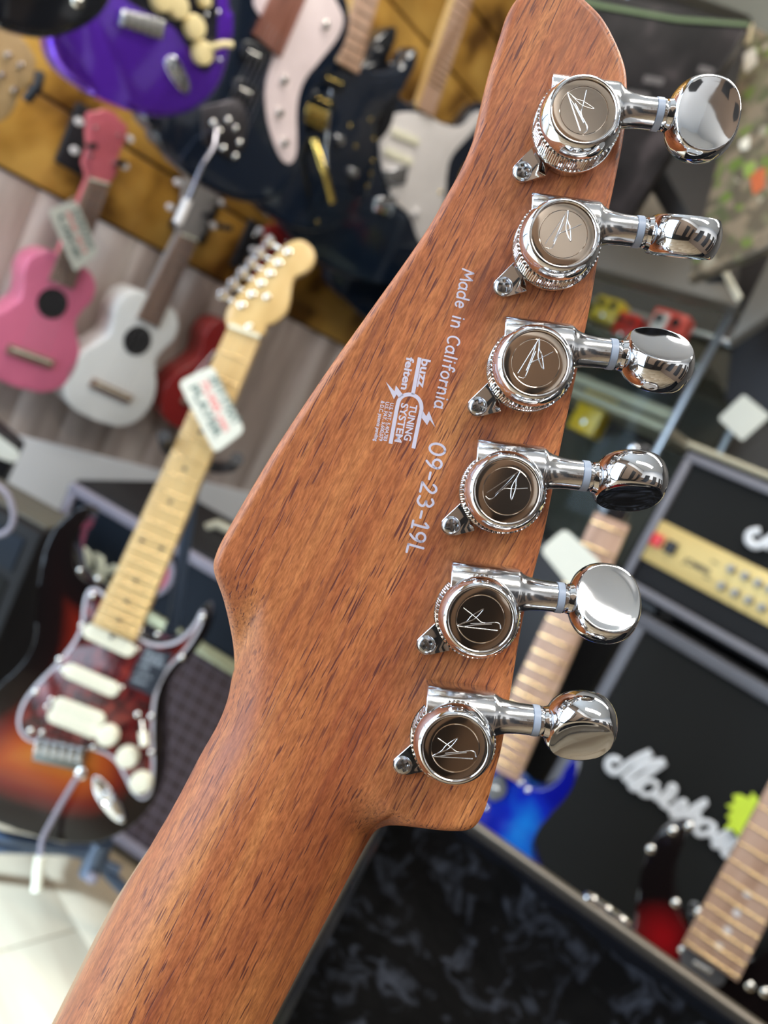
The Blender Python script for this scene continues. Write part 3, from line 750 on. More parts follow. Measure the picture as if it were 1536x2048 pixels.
# ----------------------------------------------------------------- ukuleles
UKE = [(0, 0), (0.045, 0.004), (0.075, 0.025), (0.0875, 0.062), (0.080, 0.098), (0.062, 0.125), (0.052, 0.146), (0.055, 0.168), (0.064, 0.192), (0.060, 0.218), (0.042, 0.236), (0.018, 0.241)]
def ukulele(top, bot, nut, tip, off, label, m, mh, m_fb, hang=True, side_m=None):
    fr = fr_wall(bot[0], bot[1], off)
    t = thing('ukulele', fr, label, 'ukulele', 'small ukuleles hanging on the wall')
    a = Vector(fr.p(*top)); d = a.normalized(); n = Vector((d.y, -d.x)); k = a.length / 0.241
    def W(x, y): v = n * x * k + d * y * k; return (v.x, v.y)
    out = [(x, y) for x, y in UKE] + [(-x, y) for x, y in UKE[:0:-1]]
    pts = [p[:2] for p in spline([(*W(x, y), 0) for x, y in out], 5)]
    body = slab('body', pts, -0.055 * k, 0.0, m, t, bev=0.003 * k)
    hc = W(0, 0.160)
    lathe('sound_hole', [(0, 0.0), (0.026 * k, 0.0), (0.0262 * k, 0.0004), (0.0268 * k, 0.0004)], M_hole, t, T(hc[0], hc[1], 0.0006), 32)
    P = [W(-0.042, 0.052), W(0.042, 0.052), W(0.042, 0.068), W(-0.042, 0.068)]
    br = slab('bridge', P, 0, 0.007 * k, M_rose, t, bev=0.0015)
    P = [W(-0.036, 0.061), W(0.036, 0.061), W(0.036, 0.064), W(-0.036, 0.064)]
    slab('saddle', P, 0.007 * k, 0.0095 * k, M_cream, br, bev=0.0006)
    nu = Vector(fr.p(*nut)); e = Vector(W(0, 0.196))
    slab('neck', bar2d(W(0, 0.225), tuple(nu), 0.044 * k, 0.034 * k), -0.018 * k, 0.0, mh, t, bev=0.003)
    fb = slab('fretboard', bar2d(tuple(e), tuple(nu), 0.045 * k, 0.036 * k), 0.0, 0.005 * k, m_fb, t, bev=0.001)
    frets(15, nu, e, 0.345 * k, 0.035 * k, 0.044 * k, 0.005 * k, M_fret, fb, 0.0009, 0.0016)
    tp = Vector(fr.p(*tip)); dh = (tp - nu); hl = dh.length; dh.normalize(); nh = Vector((dh.y, -dh.x))
    H = [(0.017, 0), (0.024, 0.10), (0.030, 0.2), (0.027, 0.42), (0.032, 0.62), (0.034, 0.86), (0.020, 0.93), (0.008, 1.0)]
    hp = [(x, y) for x, y in H] + [(-x, y) for x, y in H[::-1]]
    hp = [tuple(nu + nh * x * k + dh * y * hl) for x, y in hp]
    hd = slab('headstock', [p[:2] for p in spline([(*p, 0) for p in hp], 3)], -0.012 * k, 0.001, mh, t, bev=0.002)
    slab('nut', bar2d(tuple(nu - nh * 0.017 * k), tuple(nu + nh * 0.017 * k), 0.004, 0.004), 0.0, 0.007 * k, M_cream, t, bev=0.0006)
    for sx in (-1, 1):
        for v in (0.32, 0.72):
            c = nu + nh * sx * 0.020 * k + dh * v * hl; dome('tuner_post', c.x, c.y, 0.001, 0.0035, M_fret, hd, 1.4)
            c = nu + nh * sx * 0.044 * k + dh * v * hl
            lathe('tuner_button', [(0.0, -0.008), (0.006, -0.007), (0.0075, 0), (0.006, 0.007), (0, 0.008)], M_whiteP, hd, T(c.x, c.y, -0.008), 14)
    sb = Vector(W(0, 0.0625))
    strings(nu, sb, 0.026 * k, 0.040 * k, 4, 0.0095 * k, t, 0.0004, 0.0068 * k)
    return fr, t, k
def wall_hook(px, py, off, label, sz=0.045, m=None):
    """a black hanger block on the slatwall with two padded prongs"""
    fr = fr_wall(px, py, 0.0); fr = fr_wall(px, py, -0.085)
    t = thing('wall_hanger', fr, label, 'hanger', 'black instrument hangers on the slatwall')
    slab('backplate', rrect([(-sz, -sz * 1.3), (sz, -sz * 1.3), (sz, sz * 1.3), (-sz, sz * 1.3)], 0.006), 0.0, 0.014, M_dark, t, bev=0.002)
    for s in (-1, 1):
        tube('prong', [(s * 0.006, -0.01, 0.014), (s * 0.014, -0.01, 0.05), (s * 0.028, -0.01, 0.075), (s * 0.03, -0.006, off + 0.085 + 0.02)], 0.006, M_dark, t)
    for s in (-1, 1): dome('bolt', s * 0.018, 0.03, 0.014, 0.006, M_fret, t)
    return t
fp, _, _ = ukulele((141, 520), (34, 774), (197, 362), (220, 222), 0.0, 'pink ukulele with round sound hole and coral headstock on the plank wall', M_pink, M_pinkdk, M_rose)
fw, _, _ = ukulele((318, 600), (190, 840), (376, 473), (414, 352), 0.0, 'white ukulele with grey headstock, right of the pink ukulele', M_white, M_greyw, M_rose)
frd, _, _ = ukulele((478, 655), (368, 862), (535, 545), (566, 452), -0.01, 'wine-red ukulele half hidden behind the maple guitar neck', M_redu, M_redu, M_rose)
wall_hook(172, 288, 0.0, 'black hanger block behind the pink ukulele headstock')
wall_hook(390, 420, 0.0, 'black hanger block behind the white ukulele headstock')
wall_hook(505, 500, 0.0, 'black hanger block left of the maple headstock')
price_tag([(95, 420), (152, 400), (198, 505), (150, 545)], fp, 0.02, 'cream price tag hanging on the pink ukulele neck', [('SOPRANO', 0.75, 0.014, M_inkd), ('PINK 2019', 0.5, 0.012, M_inkr), ('UKE', 0.22, 0.014, M_inkd)], group='rounded price tags', hang=(150, 395))

# ----------------------------------------------------------------- electric guitars on the slatwall
def g_body(fr, px, m, t, th=0.044, off=0.0, bev=0.010, name='body', n=6, seg=4, z=0.0):
    pts = [p[:2] for p in spline([(*p, 0) for p in fr.ps(px, z)], n)]
    return slab(name, pts, z - th, z, m, t, bev=bev, seg=seg)
# black body at the very top left
fr = fr_wall(110, 20, 0.46)
t = thing('hanging_guitar', fr, 'gloss black guitar body cut off by the top left corner', 'guitar', 'electric guitars hung on the slatwall')
g_body(fr, [(-190, -260), (-60, -330), (120, -300), (230, -170), (245, -60), (215, 20), (160, 62), (90, 78), (10, 60), (-60, 20), (-170, -90)], M_black, t, bev=0.012)
x, y = fr.p(155, 2); dome('strap_button_and_glint', x, y, 0, 0.008, M_fret, t)
x, y = fr.p(60, -30); knob('knob', x, y, 0, 0.012, 0.012, M_fret, t)
# violet guitar
fr = fr_wall(280, 120, 0.40)
t = thing('hanging_guitar', fr, 'violet metallic guitar with black pickguard and cream knobs', 'guitar', 'electric guitars hung on the slatwall')
g_body(fr, [(100, 60), (112, 120), (150, 165), (210, 200), (280, 228), (340, 236), (395, 220), (438, 180), (460, 120), (466, 50), (462, -20), (440, -110), (455, -200), (440, -260), (330, -300), (200, -290), (150, -200), (140, -120), (105, -20)], M_purple, t, bev=0.011)
pg = [p[:2] for p in spline([(*p, 0) for p in fr.ps([(325, 40), (355, 62), (378, 100), (396, 134), (414, 142), (428, 118), (433, 60), (433, 0), (420, -100), (330, -180), (230, -150), (225, -60), (255, 0)])], 5)]
slab('pickguard', pg, 0, 0.002, mat('black_plastic', (0.012, 0.012, 0.02), 0.18, coat=0.3), t, bev=0.0006)
for (a, b) in ((350, 12), (384, 54), (400, 105), (318, -2), (404, 2)): x, y = fr.p(a, b); knob('knob', x, y, 0.002, 0.0155 if (a, b) != (404, 2) else 0.008, 0.012, mat('cream_knob', (0.80, 0.66, 0.34), 0.35) if 'cream_knob' not in bpy.data.materials else bpy.data.materials['cream_knob'], t)
tube('selector_tip', [(*fr.p(405, 98), 0.008), (*fr.p(430, 86), 0.022), (*fr.p(446, 88), 0.024)], 0.0045, bpy.data.materials['cream_knob'], t)
P = fr.ps([(238, 18), (325, 40), (318, 80), (232, 50)]); br = slab('bridge', P, 0, 0.010, M_chrome2, t, bev=0.002)
for k in range(6):
    c = Vector(P[0]) + (Vector(P[1]) - Vector(P[0])) * (k + 0.5) / 6; e = Vector(P[3]) + (Vector(P[2]) - Vector(P[3])) * (k + 0.5) / 6
    slab('saddle', bar2d(c, e, 0.007, 0.007), 0.010, 0.014, M_fret, br, bev=0.001)
jp = [p[:2] for p in spline([(*p, 0) for p in fr.ps([(328, 118), (345, 110), (362, 130), (378, 170), (370, 188), (352, 172), (332, 140)])], 4)]
j = slab('jack_plate', jp, 0, 0.004, M_chrome, t, bev=0.0015); x, y = fr.p(350, 145); lathe('jack_socket', [(0.007, 0), (0.007, 0.006), (0.0045, 0.006), (0.0045, 0.001)], M_fret, j, T(x, y, 0.003), 18)
for a, b in ((412, 30), (436, 25), (438, 120)): x, y = fr.p(a, b); dome('screw', x, y, 0.002, 0.0035, M_screw, t)
# dark offset guitar with pinkish pickguard
fr = fr_wall(520, 200, 0.31)
t = thing('hanging_guitar', fr, 'black offset guitar with pinkish-white pickguard and white-tipped tremolo arm', 'guitar', 'electric guitars hung on the slatwall')
g_body(fr, [(270, 190), (310, 265), (360, 335), (430, 385), (510, 408), (565, 392), (598, 340), (612, 270), (622, 210), (655, 150), (690, 100), (705, 40), (690, -20), (640, -40), (590, -60), (520, -80), (440, -90), (380, -60), (400, 20), (380, 90), (320, 130)], M_navy, t, bev=0.013)
pg = [p[:2] for p in spline([(*p, 0) for p in fr.ps([(505, 0), (560, -60), (640, -50), (672, 5), (685, 40), (672, 78), (640, 118), (605, 165), (592, 220), (592, 300), (580, 326), (562, 318), (545, 280), (532, 230), (530, 170), (545, 110), (540, 60)])], 5)]
slab('pickguard', pg, 0, 0.0025, M_pinkP, t, bev=0.0006)
for a, b in ((648, 50), (565, 160), (556, 225), (566, 285)): x, y = fr.p(a, b); knob('knob', x, y, 0.0025, 0.007, 0.006, M_fret, t)
nk0, nk1 = fr.p(530, 92), fr.p(640, -160)
slab('fretboard', bar2d(nk0, nk1, 0.057, 0.052), 0.0, 0.010, grain_mat('reddish_rosewood', [(0.13, 0.04, 0.025), (0.22, 0.08, 0.05), (0.3, 0.13, 0.1)], (60, 8, 60), rough=0.4), t, bev=0.001)
frets(21, nk1, nk0, 0.62, 0.052, 0.057, 0.010, M_fret, t, 0.001, 0.002, 9)
for (p0, p1) in (((478, 95), (530, 120)), ((462, 168), (512, 195))): pickup(fr, fr.p(*p0), fr.p(*p1), 0.030, 0.001, M_black, t, 6, pole_m=M_fret)
P = fr.ps([(400, 215), (480, 195), (494, 235), (490, 290), (465, 322), (405, 285)]); tp = slab('tremolo_plate', P, 0, 0.003, M_chrome2, t, bev=0.001)
for a, b in ((455, 240), (470, 256), (438, 262), (478, 285), (446, 296), (470, 312), (425, 245)): x, y = fr.p(a, b); dome('screw', x, y, 0.003, 0.005, M_fret, tp)
strings(fr.p(545, 60), fr.p(450, 262), 0.044, 0.052, 6, 0.014, t, 0.0005)
M_smoke = mat('smoked_chrome', (0.34, 0.33, 0.36), 0.25, 1.0)
tp.data.materials.clear(); tp.data.materials.append(mat('dark_nickel', (0.12, 0.11, 0.12), 0.3, 1.0))
tube('tremolo_arm', [(*fr.p(430, 255), 0.006), (*fr.p(408, 285), 0.03), (*fr.p(382, 325), 0.034), (*fr.p(362, 375), 0.034), (*fr.p(352, 398), 0.034)], 0.0042, M_smoke, t)
tube('arm_tip', [(*fr.p(354, 392), 0.034), (*fr.p(342, 420), 0.034), (*fr.p(333, 438), 0.034)], 0.0072, M_whiteP, t, 12)
# blue-black double-cut guitar with gold hardware
fr = fr_wall(680, 250, 0.21)
t = thing('hanging_guitar', fr, 'blue-black double-cutaway guitar with gold bridge and gold tremolo arm', 'guitar', 'electric guitars hung on the slatwall')
g_body(fr, [(690, 118), (722, 132), (762, 142), (800, 132), (818, 106), (832, 96), (838, 112), (826, 150), (790, 198), (757, 240), (752, 300), (748, 355), (725, 410), (685, 448), (635, 464), (580, 452), (520, 415), (470, 340), (500, 250), (580, 190), (600, 120), (610, 60), (650, 60), (665, 110)], M_navy, t, bev=0.011)
slab('neck', bar2d(fr.p(690, 135), fr.p(762, -130), 0.054, 0.050), -0.012, 0.006, M_mapleF, t, bev=0.002)
slab('fretboard', bar2d(fr.p(690, 135), fr.p(762, -130), 0.055, 0.050), 0.006, 0.011, M_tanrose, t, bev=0.001)
frets(24, fr.p(800, -300), fr.p(690, 135), 0.63, 0.048, 0.055, 0.011, M_fret, t, 0.001, 0.002, 8)
P = fr.ps([(606, 205), (650, 225), (642, 262), (598, 240)]); br = slab('bridge', P, 0, 0.009, M_gold, t, bev=0.002)
for k in range(6):
    c = Vector(P[0]) + (Vector(P[1]) - Vector(P[0])) * (k + 0.5) / 6; e = Vector(P[3]) + (Vector(P[2]) - Vector(P[3])) * (k + 0.5) / 6
    slab('saddle', bar2d(c, e, 0.007, 0.007), 0.009, 0.014, M_gold, br, bev=0.001)
tube('tremolo_arm', [(*fr.p(622, 280), 0.008), (*fr.p(622, 318), 0.03), (*fr.p(632, 355), 0.034), (*fr.p(643, 398), 0.034)], 0.0075, M_gold, t)
for p0, p1 in (((640, 150), (690, 172)), ((622, 190), (668, 212))): pickup(fr, fr.p(*p0), fr.p(*p1), 0.022, 0.0005, M_black, t, 6, pole_m=M_gold)
for a, b in ((675, 280), (703, 345)): x, y = fr.p(a, b); knob('knob', x, y, 0, 0.010, 0.012, M_chrome2, t)
for a, b in ((701, 252), (712, 294), (742, 240), (748, 278), (746, 322), (742, 348), (735, 372), (635, 445)): x, y = fr.p(a, b); dome('screw', x, y, -0.002, 0.005, M_gold, t)
tube('pickguard_edge', [(*fr.p(660, 180), 0.003), (*fr.p(650, 300), 0.003), (*fr.p(652, 375), 0.003)], 0.003, M_chrome2, t)
# slim black guitar horn behind it
fr = fr_wall(760, 100, 0.15)
t = thing('hanging_guitar', fr, 'thin black guitar horn rising behind the blue-black guitar', 'guitar', 'electric guitars hung on the slatwall')
g_body(fr, [(700, 150), (735, 118), (752, 80), (780, 56), (795, 58), (788, 90), (778, 125), (800, 160), (780, 260), (720, 300), (640, 260), (650, 180)], M_black, t, bev=0.009)
# black guitar with white pickguard
fr = fr_wall(830, 350, 0.085)
t = thing('hanging_guitar', fr, 'black guitar with big white pickguard beside the wooden headstock', 'guitar', 'electric guitars hung on the slatwall')
g_body(fr, [(850, 205), (880, 240), (918, 246), (950, 212), (972, 206), (985, 235), (960, 290), (925, 350), (910, 420), (900, 500), (850, 560), (780, 566), (690, 552), (610, 500), (560, 420), (600, 300), (700, 240), (740, 180), (760, 150), (790, 180), (820, 205)], M_navy, t, bev=0.012)
pg = [p[:2] for p in spline([(*p, 0) for p in fr.ps([(770, 240), (800, 225), (850, 228), (880, 246), (920, 252), (952, 222), (964, 236), (936, 272), (902, 312), (892, 350), (888, 400), (874, 450), (852, 492), (836, 478), (818, 430), (788, 400), (765, 340), (758, 280)])], 5)]
slab('pickguard', pg, 0, 0.0025, M_whiteP, t, bev=0.0006)
slab('neck', bar2d(fr.p(846, 225), fr.p(965, -130), 0.058, 0.052), -0.012, 0.008, M_mapleF, t, bev=0.002)
slab('fretboard', bar2d(fr.p(846, 225), fr.p(965, -130), 0.056, 0.050), 0.008, 0.011, M_tanrose, t, bev=0.001)
frets(22, fr.p(1010, -300), fr.p(846, 225), 0.648, 0.048, 0.056, 0.011, M_gfret, t, 0.0014, 0.003, 6)
for p0, p1 in (((780, 262), (835, 285)), ((765, 300), (822, 325))): pickup(fr, fr.p(*p0), fr.p(*p1), 0.018, 0.0025, M_cream, t, 6)
P = fr.ps([(765, 340), (812, 330), (806, 368), (770, 375)]); slab('bridge', P, 0.0025, 0.012, M_chrome, t, bev=0.003)
P = fr.ps([(748, 395), (792, 390), (778, 432), (745, 420)]); slab('tailpiece', P, 0.001, 0.008, M_chrome, t, bev=0.002)
x, y = fr.p(830, 425); knob('knob', x, y, 0.0025, 0.011, 0.012, M_whiteP, t)
x, y = fr.p(880, 385); dome('strap_button_and_glint', x, y, 0.002, 0.006, M_gold, t)
# dark body lowest right of the group
fr = fr_wall(770, 590, 0.02)
t = thing('hanging_guitar', fr, 'dark navy guitar body lowest on the slatwall, behind the headstock edge', 'guitar', 'electric guitars hung on the slatwall')
g_body(fr, [(660, 560), (690, 600), (740, 640), (800, 660), (880, 640), (930, 560), (900, 500), (780, 480), (680, 500)], M_navy, t, bev=0.012)
# tan headstock at the left edge
fr = fr_wall(10, 140, 0.12)
t = thing('hanging_guitar', fr, 'tan guitar headstock with black hook at the left edge', 'guitar', 'electric guitars hung on the slatwall')
g_body(fr, [(-60, 60), (-10, 50), (30, 62), (55, 90), (72, 120), (66, 160), (40, 190), (20, 230), (-20, 250), (-60, 230)], mat('tan_headstock', (0.45, 0.30, 0.14), 0.4, coat=0.3), t, 0.014, bev=0.003)
tube('hook', [(*fr.p(70, 145), 0.02), (*fr.p(60, 170), 0.03), (*fr.p(42, 198), 0.02)], 0.008, M_dark, t)
for a, b in ((15, 110), (40, 130), (28, 180), (2, 150)): x, y = fr.p(a, b); dome('tuner_post', x, y, 0, 0.006, M_fret, t, 1.2)

# ----------------------------------------------------------------- sunburst guitar on its stand
fr = fr_at(190, 1400, 1.05, 3, 9)
t = thing('sunburst_guitar', fr, 'sunburst electric guitar with tortoiseshell pickguard on a stand before the black speaker cabinet', 'guitar')
def sunburst():
    m = bpy.data.materials.new('three_tone_sunburst'); m.use_nodes = True; nt = m.node_tree; N = nt.nodes; b = N['Principled BSDF']
    b.inputs['Roughness'].default_value = 0.12; b.inputs['Specular IOR Level'].default_value = 0.3; b.inputs['Coat Weight'].default_value = 0.3; b.inputs['Coat Roughness'].default_value = 0.03
    tc = N.new('ShaderNodeTexCoord'); at_ = N.new('ShaderNodeAttribute'); at_.attribute_name = 'rim'
    nz = N.new('ShaderNodeTexNoise'); nz.inputs['Scale'].default_value = 7; nt.links.new(tc.outputs['Object'], nz.inputs['Vector'])
    ad = N.new('ShaderNodeMath'); ad.operation = 'MULTIPLY_ADD'; ad.inputs[1].default_value = 0.03; nt.links.new(nz.outputs['Fac'], ad.inputs[0]); nt.links.new(at_.outputs['Fac'], ad.inputs[2])
    cr = N.new('ShaderNodeValToRGB'); els = [(0.0, (0.004, 0.003, 0.003)), (0.27, (0.007, 0.003, 0.003)), (0.46, (0.13, 0.010, 0.005)), (0.66, (0.32, 0.055, 0.008)), (0.9, (0.46, 0.15, 0.018))]
    for i, (p, c) in enumerate(els):
        e = cr.color_ramp.elements[i] if i < 2 else cr.color_ramp.elements.new(p); e.position = p; e.color = (*c, 1)
    nt.links.new(ad.outputs[0], cr.inputs[0]); nt.links.new(cr.outputs[0], b.inputs['Base Color']); return m
M_burst = sunburst()
SB = [(172, 1012), (150, 1020), (108, 1056), (82, 1120), (74, 1200), (68, 1275), (48, 1320), (0, 1368), (-60, 1410), (-105, 1470), (-115, 1545), (-80, 1605), (-10, 1645), (60, 1668), (130, 1686), (200, 1684), (260, 1655), (305, 1605), (322, 1540), (322, 1470), (326, 1400), (345, 1350), (385, 1308), (412, 1268), (420, 1235), (414, 1212), (404, 1214), (385, 1245), (355, 1272), (318, 1278), (285, 1268), (262, 1240), (225, 1195), (190, 1172), (160, 1150), (148, 1118), (150, 1080), (168, 1045), (178, 1025)]
pts = [p[:2] for p in spline([(*p, 0) for p in fr.ps(SB)], 5)]
# a gridded top so the colour can follow the distance from the rim
def body_grid(name, pts, th, m, parent, step=0.006, rnd=0.012):
    bm = bmesh.new(); P = np.array(pts); Q = np.roll(P, -1, 0)
    def dist(x, y):
        dx, dy = (Q - P).T; l2 = dx * dx + dy * dy + 1e-12
        k = np.clip(((x - P[:, 0]) * dx + (y - P[:, 1]) * dy) / l2, 0, 1)
        return float(np.hypot(x - P[:, 0] - k * dx, y - P[:, 1] - k * dy).min())
    slab_bm(bm, pts, -th, 0.0, rnd, 4)
    # slice the flat faces into a grid
    x0, y0 = P.min(0); x1, y1 = P.max(0)
    for ax, lo, hi in ((0, x0, x1), (1, y0, y1)):
        v = lo + step
        while v < hi:
            co = [0, 0, 0]; no = [0, 0, 0]; co[ax] = v; no[ax] = 1
            bmesh.ops.bisect_plane(bm, geom=bm.verts[:] + bm.edges[:] + bm.faces[:], plane_co=co, plane_no=no); v += step
    me = bpy.data.meshes.new(name); bmesh.ops.recalc_face_normals(bm, faces=bm.faces[:]); bm.to_mesh(me); bm.free()
    at_ = me.attributes.new('rim', 'FLOAT', 'POINT')
    at_.data.foreach_set('value', [min(1.0, dist(v.co.x, v.co.y) / 0.125) for v in me.vertices])
    return link(name, me, m, parent, None, 35)
body = body_grid('body', pts, 0.044, M_burst, t)
PG = [(208, 1186), (182, 1176), (168, 1200), (158, 1262), (120, 1318), (72, 1368), (44, 1408), (36, 1450), (58, 1482), (120, 1492), (186, 1500), (225, 1518), (248, 1552), (264, 1584), (286, 1599), (304, 1582), (309, 1530), (308, 1460), (313, 1395), (334, 1345), (374, 1300), (398, 1262), (410, 1228), (402, 1222), (385, 1252), (355, 1279), (318, 1287), (285, 1277), (258, 1250)]
po = [p[:2] for p in spline([(*p, 0) for p in fr.ps(PG)], 5)]
slab('pickguard_edge', po, 0.0, 0.0018, M_greyedge, t, bev=0.0006)
def inset(pts, d):
    P = [Vector(p) for p in pts]; n = len(P); out = []; A = sum(P[i - 1].x * P[i].y - P[i].x * P[i - 1].y for i in range(n)); s = 1 if A > 0 else -1
    for i in range(n):
        e = (P[(i + 1) % n] - P[i - 1]).normalized(); out.append(tuple(P[i] + Vector((-e.y, e.x)) * d * s))
    return out
M_tort = grain_mat('red_tortoiseshell', [(0.03, 0.004, 0.005), (0.11, 0.010, 0.010), (0.24, 0.03, 0.018)], (70, 60, 60), rough=0.2, coat=0.25, stops=[0.4, 0.55, 0.72])
pgd = slab('pickguard', inset(po, 0.0042), 0.0015, 0.0026, M_tort, t, bev=0.0003, seg=1)
for a, b in ((187, 1190), (120, 1318), (72, 1382), (62, 1460), (86, 1464), (282, 1262), (364, 1314), (276, 1428), (303, 1432), (303, 1504), (405, 1235), (188, 1494)):
    x, y = fr.p(a, b); dome('screw', x, y, 0.0026, 0.0042, M_fret, pgd)
nb, nn = fr.p(232, 1262), fr.p(491, 667)
slab('neck', bar2d(nb, nn, 0.0615, 0.044), -0.014, 0.009, M_maple, t, bev=0.004)
fbd = slab('fretboard', bar2d(nb, nn, 0.062, 0.0445), 0.009, 0.0125, M_maple, t, bev=0.0012)
frets(21, nn, nb, 0.648, 0.0435, 0.061, 0.0125, M_gfret, fbd, 0.0012, 0.0018)
nv = Vector(nb) - Vector(nn); nd = nv.normalized(); ns = Vector((-nd.y, nd.x))
for kf in (3, 5, 7, 9, 12, 15, 17, 19, 21):
    x0 = 0.648 * (1 - 2 ** (-(kf - 0.5) / 12))
    for sx in ((-1, 1) if kf == 12 else (0,)):
        c = Vector(nn) + nd * x0 + ns * sx * 0.014; lathe('fret_marker', [(0.0032, 0), (0.0032, 0.0003), (0, 0.0003)], M_dark, fbd, T(c.x, c.y, 0.01255), 14)
hp = [(461, 660), (452, 628), (470, 600), (500, 566), (535, 528), (566, 497), (585, 483), (606, 482), (624, 496), (630, 515), (622, 536), (604, 548), (590, 556), (583, 574), (580, 600), (572, 626), (552, 645), (534, 652), (522, 672)]
hd = slab('headstock', [p[:2] for p in spline([(*p, 0) for p in fr.ps(hp)], 5)], -0.012, 0.003, M_maple, t, bev=0.003)
slab('nut', bar2d(fr.p(462, 655), fr.p(522, 678), 0.005, 0.005), 0.006, 0.016, M_cream, t, bev=0.0006)
posts = [(485, 612), (505, 590), (524, 568), (542, 548), (558, 527), (577, 505)]
for a, b in posts:
    x, y = fr.p(a, b); lathe('tuner_post', [(0.005, 0), (0.005, 0.001), (0.003, 0.0015), (0.003, 0.009), (0, 0.010)], M_fret, hd, T(x, y, 0.003), 16)
    x, y = fr.p(a - 40, b - 25); lathe('tuner_button', [(0, -0.008), (0.006, -0.007), (0.008, -0.002), (0.008, 0.004), (0.005, 0.008), (0, 0.0085)], M_chrome, hd, T(x, y, -0.008), 18)
    tube('tuner_shaft', [(*fr.p(a - 18, b - 11), -0.009), (*fr.p(a - 36, b - 22), -0.009)], 0.0026, M_chrome, hd)
for a, b in ((534, 595), (498, 655)): x, y = fr.p(a, b); dome('string_tree', x, y, 0.003, 0.0055, M_fret, hd)
pickup(fr, fr.p(170, 1255), fr.p(272, 1303), 0.0205, 0.0026, M_cream, t)
pickup(fr, fr.p(130, 1334), fr.p(240, 1382), 0.0205, 0.0026, M_cream, t)
hb = thing  # two coils side by side
pickup(fr, fr.p(110, 1402), fr.p(212, 1440), 0.0200, 0.0026, M_cream, t, name='humbucker_coil')
pickup(fr, fr.p(99, 1424), fr.p(202, 1464), 0.0200, 0.0026, M_cream, t, name='humbucker_coil')
for a, b in ((104, 1398), (96, 1412), (126, 1338), (244, 1374), (276, 1298), (164, 1250)): x, y = fr.p(a, b); dome('screw', x, y, 0.0026, 0.0036, M_fret, t)
for a, b in ((219, 1467), (258, 1510), (285, 1560)): x, y = fr.p(a, b); knob('knob', x, y, 0.0026, 0.0150, 0.014, M_cream, t)
tube('selector_switch', [(*fr.p(285, 1440), 0.004), (*fr.p(291, 1458), 0.014)], 0.002, M_fret, t); tube('switch_tip', [(*fr.p(291, 1458), 0.013), (*fr.p(297, 1483), 0.020)], 0.0062, M_cream, t, 12)
P = fr.ps([(78, 1471), (177, 1492), (166, 1541), (67, 1518)]); br = slab('bridge', P, 0, 0.006, mat('dark_bridge_steel', (0.16, 0.17, 0.16), 0.35, 0.8), t, bev=0.002)
for k in range(6):
    c = Vector(P[0]) + (Vector(P[1]) - Vector(P[0])) * (k + 0.5) / 6; e = Vector(P[3]) + (Vector(P[2]) - Vector(P[3])) * (k + 0.5) / 6; e = c + (e - c) * 0.6
    slab('saddle', bar2d(c, e, 0.0085, 0.0085), 0.006, 0.012, M_screw, br, bev=0.001)
strings(nn, fr.p(123, 1482), 0.036, 0.053, 6, 0.0175, t, 0.00045, 0.0150)
tube('tremolo_arm', [(*fr.p(168, 1541), 0.006), (*fr.p(165, 1546), 0.03), (*fr.p(140, 1590), 0.036), (*fr.p(110, 1645), 0.036), (*fr.p(104, 1660), 0.036), (*fr.p(100, 1695), 0.036)], 0.0036, M_piping, t)
lathe('arm_socket', [(0.008, 0), (0.008, 0.008), (0.005, 0.010), (0, 0.010)], M_fret, t, T(*fr.p(168, 1541), 0.004), 18)
tube('arm_tip', [(*fr.p(101, 1688), 0.036), (*fr.p(98, 1712), 0.036), (*fr.p(96, 1735), 0.036), (*fr.p(94, 1754), 0.036)], 0.0066, M_cream, t, 12)
jp = [p[:2] for p in spline([(*p, 0) for p in fr.ps([(188, 1552), (205, 1556), (230, 1588), (248, 1620), (250, 1642), (232, 1640), (205, 1612), (188, 1578)])], 4)]
j = slab('jack_plate', jp, 0, 0.004, M_chrome, t, bev=0.002); x, y = fr.p(216, 1595); lathe('jack_socket', [(0.011, 0), (0.009, 0.004), (0.007, 0.002), (0.005, -0.001)], M_chrome, j, T(x, y, 0.003), 20)
for a, b in ((192, 1560), (243, 1636)): x, y = fr.p(a, b); dome('screw', x, y, 0.003, 0.004, M_screw, j)
for a, b in ((165, 1018), (158, 1141), (194, 1158), (314, 1270)): x, y = fr.p(a, b); dome('strap_button_and_glint', x, y, -0.004, 0.004, M_fret, t)  # bright domes, some standing in for sparkles on the body edge
st_ = slab('sticker', fr.ps([(290, 1290), (348, 1308), (306, 1392), (254, 1368)]), 0.0026, 0.0030, mat('dark_sticker', (0.02, 0.025, 0.035), 0.35), t)
M_pale = mat('pale_grey_ink', (0.30, 0.34, 0.38), 0.5)
stP = [Vector(p) for p in fr.ps([(290, 1290), (348, 1308), (254, 1368)])]; ang = math.atan2((stP[1] - stP[0]).y, (stP[1] - stP[0]).x)
for i_, (tx, sz) in enumerate((('Player', 0.011), ('SERIES', 0.011), ('HSS', 0.009), ('made in', 0.007), ('Mexico', 0.007))):
    p = stP[0] + (stP[1] - stP[0]) * 0.12 + (stP[2] - stP[0]) * (0.2 + 0.17 * i_)
    text_mesh('lettering', tx, sz, M_pale, st_, Matrix.Translation((p.x, p.y, 0.0032)) @ Matrix.Rotation(ang, 4, 'Z'), 0.0002, 0.0001)
sunfr = fr
price_tag([(356, 764), (425, 730), (490, 862), (430, 908)], fr, 0.035, 'white price tag with red and black print hanging before the maple neck', [('2019 STRAT', 0.78, 0.017, M_inkd), ('75,900 yen', 0.5, 0.014, M_inkr), ('PLAYER', 0.2, 0.016, M_inkd)], group='rounded price tags', hang=(430, 700))
